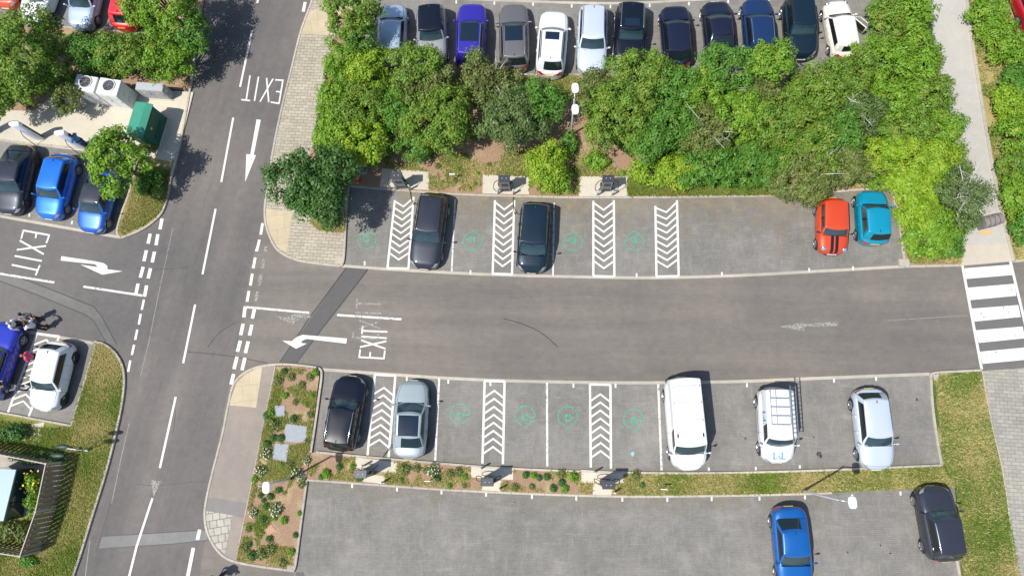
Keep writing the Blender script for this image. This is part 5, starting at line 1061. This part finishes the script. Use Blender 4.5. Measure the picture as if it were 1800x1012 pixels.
T = [  # x, y, r, ry, h, leafmat, label, cat, kwargs
 (44, 102, 74, 84, 5.4, L_MID, 'big dense tree at the top left, left of the white fan cabinets', TR, dict(leaf=.15)),
 (-10, 150, 60, 50, 4.5, L_MID, 'tree cut by the left edge above the white charging posts', TR, {}),
 (115, 168, 26, 30, 2.6, L_OLV, 'low bush beside the left fan cabinet', SB, {}),
 (168, 92, 42, 30, 3.2, L_CEN, 'dark bush below the silver blue car at top left', SB, {}),
 (225, 92, 48, 38, 3.6, L_MID, 'yellowish green tree above the grey switch cabinet', TR, {}),
 (288, 8, 62, 50, 5.2, L_BRI, 'leafy tree at top left whose shadow falls on the road', TR, dict(leaf=.15)),
 (298, 92, 46, 50, 3.4, L_BRI, 'green tree at the road edge above the switch cabinet', TR, {}),
 (345, 60, 24, 40, 3.6, L_CEN, 'narrow dark shrub at the road kerb in the top left', SB, {}),
 (203, 282, 54, 53, 4.6, L_BRI, 'round tree over the royal blue car, casting its shadow on the road', TR, dict(leaf=.16, dens=1.25)),
 (262, 318, 22, 24, 1.2, L_CEN, 'low dark shrub in the dry verge beside the tree', SB, {}),
 (255, 262, 24, 8, .8, L_OLV, 'thin clipped growth below the green substation', SB, {}),
 (522, 318, 52, 50, 4.8, L_DRK, 'dark green tree over the paved footway corner', TR, dict(leaf=.16)),
 (566, 350, 48, 44, 4.5, L_DRK, 'dark green tree beside the first parking bay, shading it', TR, dict(leaf=.16)),
 (583, 296, 44, 34, 4.3, L_DRK, 'dark tree above the shaded cabinet and cone', TR, dict(leaf=.15)),
 (612, 18, 52, 42, 5.0, L_MID, 'leafy tree at the top, left of the top row of cars', TR, dict(leaf=.15)),
 (632, 60, 28, 32, 3.6, L_CEN, 'small dark tree beside the first car of the top row', TR, {}),
 (600, 108, 34, 42, 2.4, L_BRI, 'bright green shrub beside the buff paved footway, uppermost', SB, {}),
 (645, 122, 36, 48, 2.9, L_YEL, 'yellow green shrub left of the silver blue car', SB, {}),
 (596, 180, 36, 44, 2.5, L_BRI, 'bright green shrub at the footway, halfway along the hedge', SB, {}),
 (640, 190, 42, 42, 3.0, L_MID, 'bushy yellow tinged shrub in the left part of the hedge', SB, {}),
 (592, 240, 42, 36, 2.6, L_BRI, 'bright green shrub just above the dark tree at the footway corner', SB, {}),
 (640, 250, 44, 40, 3.0, L_YEL, 'shrub with long yellow green shoots above the first charger', SB, dict(leaf=.15)),
 (700, 195, 32, 34, 2.6, L_CEN, 'dark green shrub between lighter ones in the left hedge', SB, {}),
 (726, 118, 44, 46, 4.3, L_MID, 'leafy tree overhanging the two leftmost cars of the top row', TR, {}),
 (752, 150, 50, 40, 3.6, L_OLV, 'olive tree below the black roofed car', TR, {}),
 (772, 215, 58, 56, 3.9, L_MID, 'broad tree in the hedge above the low white sign', TR, {}),
 (728, 258, 34, 24, 1.9, L_CEN, 'low green shrub at the edge of the bare soil above the first charger', SB, {}),
 (838, 124, 32, 36, 4.0, L_OLV, 'thin tree overhanging the violet blue car', TR, dict(gap=.3, dens=.8)),
 (870, 150, 44, 44, 3.4, L_OLV, 'sparse tree with bare twigs below the grey car', TR, dict(gap=.25, dens=.8, bare=5)),
 (900, 210, 58, 54, 3.8, L_GRY, 'grey green tree left of the double headed lamp', TR, {}),
 (945, 185, 46, 42, 3.3, L_CEN, 'dark green tree below the white car of the top row', TR, {}),
 (962, 292, 38, 44, 2.3, L_YEL, 'big round yellow green shrub between the second and third charger', SB, {}),
 (985, 318, 17, 24, 1.4, L_BRI, 'small bright green shrub against the round shrub', SB, {}),
 (1000, 252, 18, 18, .9, L_CEN, 'small shrub at the foot of the double headed lamp', SB, {}),
 (1048, 283, 20, 16, .7, L_BRI, 'low green plant alone on the bare soil above the third charger', SB, {}),
 (1045, 165, 42, 36, 3.2, L_OLV, 'olive shrub right of the double headed lamp', SB, {}),
 (1085, 205, 60, 56, 4.0, L_MID, 'broad tree in the middle of the hedge', TR, {}),
 (1125, 130, 56, 42, 4.2, L_MID, 'tree overhanging the black car with roof rails', TR, {}),
 (1140, 245, 40, 36, 3.2, L_CEN, 'dark shrub above the low white sign at the right', SB, {}),
 (1178, 150, 44, 44, 3.6, L_CEN, 'deep green tree below the navy car', TR, {}),
 (1225, 165, 50, 46, 3.2, L_BRI, 'bright green shrub below the midnight blue car', SB, {}),
 (1280, 118, 50, 40, 4.0, L_CEN, 'green tree reaching over the midnight blue car', TR, {}),
 (1356, 108, 38, 34, 4.1, L_BRI, 'bright green tree between the deep blue and dark teal cars', TR, {}),
 (1180, 215, 44, 44, 3.0, L_CEN, 'dark hollowed shrub in the hedge middle', SB, {}),
 (1240, 235, 48, 44, 3.1, L_OLV, 'dull olive shrub with pale bare twigs', SB, dict(bare=4)),
 (1175, 300, 60, 28, 1.6, L_YEL, 'low grassy shrub behind the kerb right of the third charger', SB, {}),
 (1250, 292, 52, 38, 2.5, L_CEN, 'dark green shrub overhanging the kerb at the fourth hatched bay', SB, {}),
 (1300, 200, 50, 46, 3.3, L_BRI, 'fresh green shrub at the centre right of the hedge', SB, {}),
 (1330, 165, 44, 38, 3.0, L_OLV, 'olive shrub with a pale bare trunk showing', SB, dict(bare=2)),
 (1330, 290, 50, 38, 2.5, L_CEN, 'dense dark shrub above the empty bays', SB, {}),
 (1375, 215, 56, 52, 3.6, L_MID, 'wide mid green tree in the right half of the hedge', TR, {}),
 (1440, 165, 60, 52, 3.7, L_MID, 'wide mid green tree below the small white car', TR, {}),
 (1420, 262, 56, 48, 3.3, L_MID, 'mid green tree left of the orange car bushes', TR, {}),
 (1415, 312, 66, 40, 2.9, L_OLV, 'olive bush overhanging the bay beside the orange car', SB, dict(bare=3)),
 (1470, 235, 44, 44, 3.2, L_CEN, 'deep green tree above the orange car', TR, {}),
 (1492, 292, 36, 36, 2.4, L_OLV, 'olive bush between the orange and the turquoise car', SB, {}),
 (1515, 200, 38, 36, 3.0, L_GRY, 'grey twiggy shrub with pale bare branches', SB, dict(bare=5)),
 (1502, 124, 34, 34, 3.4, L_MID, 'tree touching the tail of the small white car', TR, {}),
 (1562, 30, 38, 52, 2.6, L_MID, 'green hedge shrub beside the open car door', SB, {}),
 (1598, 25, 42, 52, 2.6, L_BRI, 'bright hedge shrub at the top beside the pale path', SB, {}),
 (1550, 110, 50, 44, 3.0, L_BRI, 'fresh green hedge shrub right of the small white car', SB, {}),
 (1610, 105, 44, 46, 2.6, L_BRI, 'clumpy green hedge shrub along the upper path', SB, {}),
 (1570, 175, 52, 40, 2.6, L_BRI, 'green hedge shrub left of the path bulge', SB, {}),
 (1632, 170, 40, 40, 2.4, L_MID, 'darker hedge shrub bulging over the path', SB, {}),
 (1590, 228, 56, 38, 2.4, L_MID, 'dull green hedge shrub above the yellow green patch', SB, {}),
 (1650, 225, 36, 38, 2.2, L_BRI, 'bright green hedge shrub at the path below the bulge', SB, {}),
 (1550, 268, 52, 36, 1.9, L_YEL, 'yellow green low shrub above the turquoise car', SB, {}),
 (1612, 275, 50, 38, 2.0, L_YEL, 'yellow green low shrub, largest of the yellowish patch', SB, {}),
 (1655, 285, 40, 38, 1.8, L_YEL, 'yellow green low shrub at the path edge', SB, {}),
 (1598, 325, 42, 34, 1.6, L_YEL, 'pale yellow green shrub right of the turquoise car', SB, {}),
 (1640, 335, 42, 36, 1.6, L_YEL, 'pale yellow green shrub left of the bare branched tree', SB, {}),
 (1610, 375, 36, 34, 1.5, L_YEL, 'green shrub at the end kerb of the turquoise car bay', SB, {}),
 (1655, 395, 42, 36, 1.5, L_BRI, 'green shrub below the bare branched tree', SB, {}),
 (1625, 420, 38, 32, 1.3, L_BRI, 'long leaved green shrub above the lane corner', SB, dict(leaf=.17)),
 (1668, 425, 28, 26, 1.1, L_CEN, 'low green shrub beside the zebra crossing corner', SB, {}),
 (1545, 322, 24, 12, .9, L_BRI, 'low green growth behind the nose of the turquoise car', SB, {}),
 (1692, 345, 46, 46, 3.4, L_GRY, 'sparse dark tree with white bare branches over the path', TR, dict(gap=.2, dens=.75, leaf=.11, bark=M_BIRCH, bare=8)),
 (1738, 25, 34, 36, 1.8, L_BRI, 'bright green shrub at the top right beside the path kerb', SB, {}),
 (1772, 78, 34, 40, 2.0, L_BRI, 'bright green shrub left of the dark red car', SB, {}),
 (1752, 60, 22, 24, 1.4, L_YEL, 'small yellow green shrub at the upper right verge', SB, {}),
 (1790, 145, 30, 32, 1.8, L_CEN, 'dark shrub on the right edge below the red car', SB, {}),
 (1775, 185, 28, 34, 1.7, L_YEL, 'yellow green shrub on the right verge, below the dark shrub', SB, {}),
 (1790, 232, 32, 34, 2.0, L_BRI, 'bright shrub on the right verge level with the path middle', SB, {}),
 (1780, 290, 24, 30, 1.6, L_MID, 'mid green shrub on the right verge beside yellow flowers', SB, {}),
 (1795, 345, 30, 38, 1.8, L_BRI, 'large bright shrub on the right edge level with the bin', SB, {}),
 (1800, 400, 24, 26, 1.5, L_CEN, 'dark shrub on the right edge above the crossing', SB, {}),
 (70, 806, 52, 9, .8, L_DRK, 'low dark hedge along the outside of the slatted fence', SB, {}),
 (22, 762, 22, 14, .8, L_DRK, 'small dark shrub above the fence by the left edge', SB, {}),
 (66, 878, 14, 20, 1.1, L_BRI, 'feathery bright green plant inside the fence', SB, dict(leaf=.11)),
 (18, 935, 40, 18, .8, L_OLV, 'low scrub at the lower end of the fenced plot', SB, {}),
 (52, 985, 14, 8, .4, L_CEN, 'tuft of green below the fence', SB, {}),
]
for x, y, r, ry, h, m, lb, cat, kw in T:
    gr = GA if 560 < x < 1700 else ('shrubs and trees at the left of the main road' if x < 500 else 'shrubs on the verge right of the path' if x > 1700 else None)
    plant(x, y, r, h, m, lb, cat, gr, ry=ry, **{**dict(leaf=.13), **kw})
# yellow flowering plant
e = plant(58, 846, 12, 1.0, L_BRI, 'yellow flowering plant inside the slatted fence', 'plant', None, leaf=.1, name='flowering_plant')
pts = RNG.normal(size=(30, 3))*np.array([.32, .3, .12])+np.array([0, 0, .9]); leafcloud('flowers', pts, np.tile([0, 0, 1.], (30, 1))+RNG.normal(size=(30, 3))*.3, .12, simple('yellow_petals', (.70, .52, .03), .7, vary=0), e, .9)['kind'] = 'stuff'
# ------------------------------------------------------------------ small bed plants (copies of a few)
def small(label, mat, r, h, n, leaf, fl=0):
    e = empty('bed_plant', (0, 0, 0), 0, label, 'plant'); d = RNG.normal(size=(n, 3)); d /= np.linalg.norm(d, axis=1, keepdims=True); d[:, 2] = abs(d[:, 2])
    pos = d*np.array([r, r, h])*RNG.uniform(.4, 1.1, n)[:, None]+np.array([0, 0, .03]); leafcloud('foliage', pos, d+np.array([0, 0, .6])+RNG.normal(size=(n, 3))*.5, leaf, mat, e)
    if fl:
        k = fl; d = RNG.normal(size=(k, 3)); d /= np.linalg.norm(d, axis=1, keepdims=True); d[:, 2] = abs(d[:, 2]); leafcloud('flowers', d*np.array([r, r, h*1.1])*RNG.uniform(.7, 1.15, k)[:, None]+np.array([0, 0, .07]), d+np.array([0, 0, 1.]), .06, simple('white_petals', (.62, .62, .55), .8, vary=0), e, .95)['kind'] = 'stuff'
    return e
protos = {'g': small('small round bright green cushion plant on the brown soil', L_BRI, .24, .26, 260, .085), 'd': small('small dark green cushion plant on the brown soil', L_DRK, .25, .28, 260, .085),
          'o': small('small straggly olive plant on the brown soil', L_OLV, .3, .2, 170, .10), 'f': small('small white flowering plant on the brown soil', L_OLV, .34, .28, 260, .09, 26)}
used = set()
def dup(root, loc, rz, sc):
    key = root.name
    if key not in used: used.add(key); r = root
    else:
        r = root.copy(); COL.objects.link(r)
        for ch in list(root.children): c = ch.copy(); COL.objects.link(c); c.parent = r
    r.location = loc; r.rotation_euler = (0, 0, rz); r.scale = (sc, sc, sc); return r
BP = []
for k, x, y, s in (('d', 435, 35, 1), ('o', 410, 75, 1.1), ('d', 480, 260, 1), ('d', 355, 245, 1), ('g', 375, 235, 1), ('d', 385, 352, 1.3), ('d', 420, 352, 1.2), ('d', 355, 380, 1), ('f', 352, 425, 1.2), ('o', 465, 480, 1.1), ('f', 545, 460, 1.1), ('f', 325, 510, 1.1), ('g', 295, 550, 1),
    ('d', 410, 600, 1.1), ('d', 322, 626, .9), ('d', 370, 632, 1.1), ('d', 337, 650, .8), ('d', 350, 676, .8), ('f', 290, 708, 1.1), ('f', 400, 695, 1.3), ('d', 335, 740, 1), ('g', 435, 745, 1.4), ('g', 390, 737, .8), ('g', 508, 712, .8), ('d', 490, 815, 1), ('o', 265, 787, .9),
    ('d', 365, 833, .9), ('d', 270, 858, .8), ('d', 283, 912, 1.3), ('g', 470, 897, 1.2), ('o', 430, 945, 1.3), ('o', 375, 880, 1.1), ('o', 250, 875, 1.2), ('o', 330, 905, 1.2), ('d', 700, 488, 1.1), ('g', 637, 522, 1.1), ('g', 613, 538, .7), ('d', 795, 540, 1.1), ('o', 770, 485, .7), ('f', 500, 520, 1.2), ('o', 520, 570, 1), ('o', 385, 290, 1.5), ('o', 490, 180, 1), ('o', 520, 100, 1), ('g', 440, 150, 1.1), ('o', 560, 60, 1.1), ('g', 585, 40, 1), ('o', 470, 60, 1), ('g', 540, 190, .8), ('g', 570, 150, .7), ('o', 545, 370, .9), ('f', 520, 545, .9), ('o', 560, 240, .9), ('g', 420, 480, .8)):
    BP.append((k, *z6(x, y), s))
za2 = ZM(540, 630, 4.046); zb2 = ZM(780, 640, 4.05); zd2 = ZM(980, 640, 4.05)
for T_, L in ((za2, (('d', 232, 768, .9), ('g', 137, 815, 1), ('d', 102, 840, .7), ('g', 375, 840, 1), ('d', 675, 857, .7), ('f', 900, 790, 1.2), ('d', 930, 850, .9), ('g', 1010, 908, .6), ('o', 700, 780, 1.4), ('o', 780, 775, 1.3), ('o', 850, 790, 1), ('g', 320, 765, .7))),
              (zb2, (('g', 150, 800, 1.1), ('o', 110, 762, 1.3), ('o', 50, 775, 1.1), ('d', 585, 785, .9), ('g', 640, 790, 1.1), ('d', 735, 798, 1.1), ('d', 780, 880, 1.1), ('d', 840, 840, 1), ('g', 862, 886, .9), ('o', 510, 872, 1.1), ('g', 40, 865, .7), ('d', 680, 805, 1.0), ('o', 630, 870, .9), ('o', 150, 860, .8))),
              (zd2, (('d', 30, 840, 1.1), ('g', 50, 885, 1), ('g', 110, 800, 1.5), ('d', 605, 857, .8), ('o', 560, 790, 1.3), ('o', 30, 780, 1.2)))):
    for k, x, y, s in L: BP.append((k, *T_(x, y), s))
for k, x, y, s in (('g', 840, 305, .8), ('g', 805, 298, .9), ('o', 770, 292, 1), ('g', 778, 320, .7), ('g', 835, 323, .7), ('g', 826, 331, .5), ('o', 800, 318, 1), ('o', 1010, 300, .8), ('g', 1095, 305, 1), ('o', 860, 290, .9), ('o', 755, 275, .8), ('o', 1012, 270, .8), ('g', 800, 275, .7)): BP.append((k, x, y, s))
for k, x, y, s in BP:
    r = dup(protos[k], P(x, y, .09), random.uniform(0, 6), s*random.uniform(.68, 1.0)); r['group'] = 'small plants scattered over the brown planting beds'
# ------------------------------------------------------------------ grass and weeds (uncountable)
def inside(px, py, poly):
    x, y = np.array([p[0] for p in poly]), np.array([p[1] for p in poly]); c = np.zeros(len(px), bool); j = len(poly)-1
    for i in range(len(poly)):
        cond = ((y[i] > py) != (y[j] > py)) & (px < (x[j]-x[i])*(py-y[i])/(y[j]-y[i]+1e-12)+x[i]); c ^= cond; j = i
    return c
def grass(name, poly, n, mats, hgt, z=.09, label='', thr=None, patch=.5):
    n = int(n*1.5)
    w = np.array([tuple(P(x, y, z))[:2] for x, y in poly]); lo, hi = w.min(0), w.max(0); out = []
    q = RNG.uniform(lo, hi, (n*3, 2)); q = q[inside(q[:, 0], q[:, 1], w)]
    for sl_ in SLABS: q = q[~inside(q[:, 0], q[:, 1], [tuple(P(x, y, .1))[:2] for x, y in sl_])]
    if thr is not None:
        f = np.array([noise.noise(Vector((a*patch, b*patch, 3.3)))+.45*noise.noise(Vector((a*2.3, b*2.3, 7.))) for a, b in q]); q = q[f > thr]
    q = q[:n]; m = len(q); k = len(mats); s = np.array([noise.noise(Vector((a*.45, b*.45, 1.))) for a, b in q]) if m else np.zeros(0); which = np.clip(((s*.8+.35+RNG.normal(size=m)*.34)/.7*k).astype(int), 0, k-1)
    ang = RNG.uniform(0, 2*math.pi, m); h = hgt*RNG.uniform(.4, 1.3, m); wd = .021*RNG.uniform(.7, 1.5, m); t = np.stack([np.cos(ang), np.sin(ang), np.zeros(m)], 1); l = np.stack([-np.sin(ang), np.cos(ang), np.zeros(m)], 1)
    b = np.concatenate([q, np.full((m, 1), z)], 1); V = np.empty((m, 3, 3)); V[:, 0] = b-t*wd[:, None]; V[:, 1] = b+t*wd[:, None]; V[:, 2] = b+l*(h*RNG.uniform(.5, 1.5, m))[:, None]+np.array([0, 0, 1])*(h*.8)[:, None]
    me = bpy.data.meshes.new(name); me.vertices.add(3*m); me.vertices.foreach_set('co', V.astype(np.float32).ravel()); me.loops.add(3*m); me.loops.foreach_set('vertex_index', np.arange(3*m, dtype=np.int32)); me.polygons.add(m); me.polygons.foreach_set('loop_start', np.arange(0, 3*m, 3, dtype=np.int32)); me.polygons.foreach_set('loop_total', np.full(m, 3, np.int32))
    me.update(calc_edges=True)
    for mm in mats: me.materials.append(mm)
    me.polygons.foreach_set('material_index', which.astype(np.int32)); o = bpy.data.objects.new(name, me); COL.objects.link(o); tag(o, label, 'grass', None, 'stuff'); return o
GR = leafmat('grass_green', (.085, .15, .012), (.15, .23, .025), None, .2); GY = leafmat('grass_straw', (.36, .29, .10), (.48, .40, .17), None, .2); GO = leafmat('grass_olive', (.15, .185, .03), (.23, .25, .05), None, .2)
VKp = VK[:-6]+[(60, 1080), (-30, 1080), (-20, 955), (72, 974), (98, 898), (120, 812), (100, 800), (90, 752), (124, 750), (166, 612)]
grass('grass', VKp, 26000, [GY, GO, GR], .12, label='patchy green and straw grass of the verge at the lower left')
grass('grass', [(1105, 834), (1300, 834), (1500, 828), (1655, 821), (1680, 855), (1500, 861), (1300, 868), (1105, 868)], 12000, [GR, GO, GY], .12, label='rough grass on the strip above the bottom car park')
grass('grass', [(1644, 664), (1722, 655), (1742, 750), (1767, 870), (1795, 1030), (1694, 1030), (1688, 985), (1680, 855), (1660, 817), (1647, 710)], 16000, [GY, GO, GR], .11, z=.093, label='worn grass of the verge at the lower right')
grass('grass', [(293, 350), (280, 375), (250, 398), (216, 412), (210, 404), (228, 345), (246, 290), (298, 300)], 7000, [GO, GY], .15, z=.1, label='dry tall grass on the rounded verge by the left bay')
grass('grass', [(546, 388), (604, 388), (603, 406), (562, 403)], 2500, [GY], .2, z=.12, label='brown dry grass at the edge of the paved corner')
grass('weeds', [(487, 646), (552, 650), (556, 700), (545, 790), (440, 980), (425, 960), (465, 745)], 10500, [GO, GY, GO, GY, GR], .11, thr=-.06, label='weeds and dry grass scattered on the planting bed by the footway', patch=.8)
grass('weeds', [(420, 955), (514, 960), (514, 998), (416, 985)], 1600, [GY, GO], .10, thr=-.2, label='straw coloured growth at the lower tip of the planting bed', patch=.8)
grass('weeds', [(548, 798), (800, 820), (1105, 834), (1105, 868), (800, 858), (542, 838)], 7000, [GO, GR, GY, GY], .12, thr=.0, label='weeds along the planting strip between the chargers', patch=.7)
grass('weeds', [(670, 270), (1100, 260), (1300, 300), (1560, 318), (1500, 330), (1200, 342), (1050, 343), (930, 341), (755, 332), (680, 292)], 13000, [GY, GO, GR], .14, thr=-.02, label='dry weeds on the bare soil in front of the hedge', patch=.6)
grass('weeds', [(1100, 316), (1240, 306), (1380, 330), (1380, 341), (1200, 343), (1105, 343)], 6500, [GO, GR], .2, label='tall grass along the kerb under the right part of the hedge')
grass('weeds', [(1590, 400), (1690, 390), (1688, 462), (1598, 462)], 4500, [GO, GR, GY], .18, label='rough grass at the corner beside the zebra crossing')
grass('weeds', [(960, 132), (1010, 132), (1040, 170), (980, 180)], 1800, [GO, GY], .14, label='rough grass below the white car of the top row')
grass('weeds', [(1704, 0), (1790, 60), (1800, 450), (1786, 455), (1760, 350), (1733, 200)], 14000, [GY, GO, GR], .14, z=.08, thr=-.15, label='dry grass on the verge right of the path kerb', patch=.7)
grass('weeds', [(-20, 735), (120, 760), (110, 800), (-20, 780)], 2200, [GO, GR], .14, label='weeds by the apron at the lower left')

def undergrowth(poly, n, mat, label, hh=.55, leaf=.13):
    w = np.array([tuple(P(x, y, .09))[:2] for x, y in poly]); lo, hi = w.min(0), w.max(0); q = RNG.uniform(lo, hi, (n*3, 2)); q = q[inside(q[:, 0], q[:, 1], w)][:n]; m = len(q)
    z = np.array([noise.noise(Vector((a_*.9, b_*.9, 5.))) for a_, b_ in q]); keep = z > -.28; q = q[keep]; z = z[keep]; m = len(q)
    pos = np.concatenate([q, (.1+hh*np.clip(z+.5, .1, 1)*RNG.uniform(.3, 1, m))[:, None]], 1); o = leafcloud('undergrowth', pos, np.tile([0, 0, .8], (m, 1))+RNG.normal(size=(m, 3))*.6, leaf, mat, None); tag(o, label, 'undergrowth', None, 'stuff')
undergrowth([(575, 110), (665, 120), (700, 180), (690, 280), (640, 300), (560, 300), (548, 262)], 15000, L_CEN, 'leafy undergrowth below the left part of the hedge')
undergrowth([(1020, 150), (1240, 135), (1550, 128), (1560, 0), (1625, 0), (1660, 180), (1680, 300), (1684, 400), (1600, 455), (1585, 370), (1560, 318), (1500, 325), (1380, 335), (1200, 330), (1120, 290), (1060, 240)], 60000, L_CEN, 'leafy undergrowth below the right part of the hedge')
undergrowth([(690, 130), (960, 140), (980, 200), (900, 240), (760, 260), (700, 240)], 9000, L_OLV, 'thin undergrowth among the trees left of the double headed lamp')
undergrowth([(0, 60), (270, 62), (335, 70), (332, 145), (230, 138), (110, 150), (60, 180), (0, 185)], 14000, L_CEN, 'undergrowth below the trees at the top left')
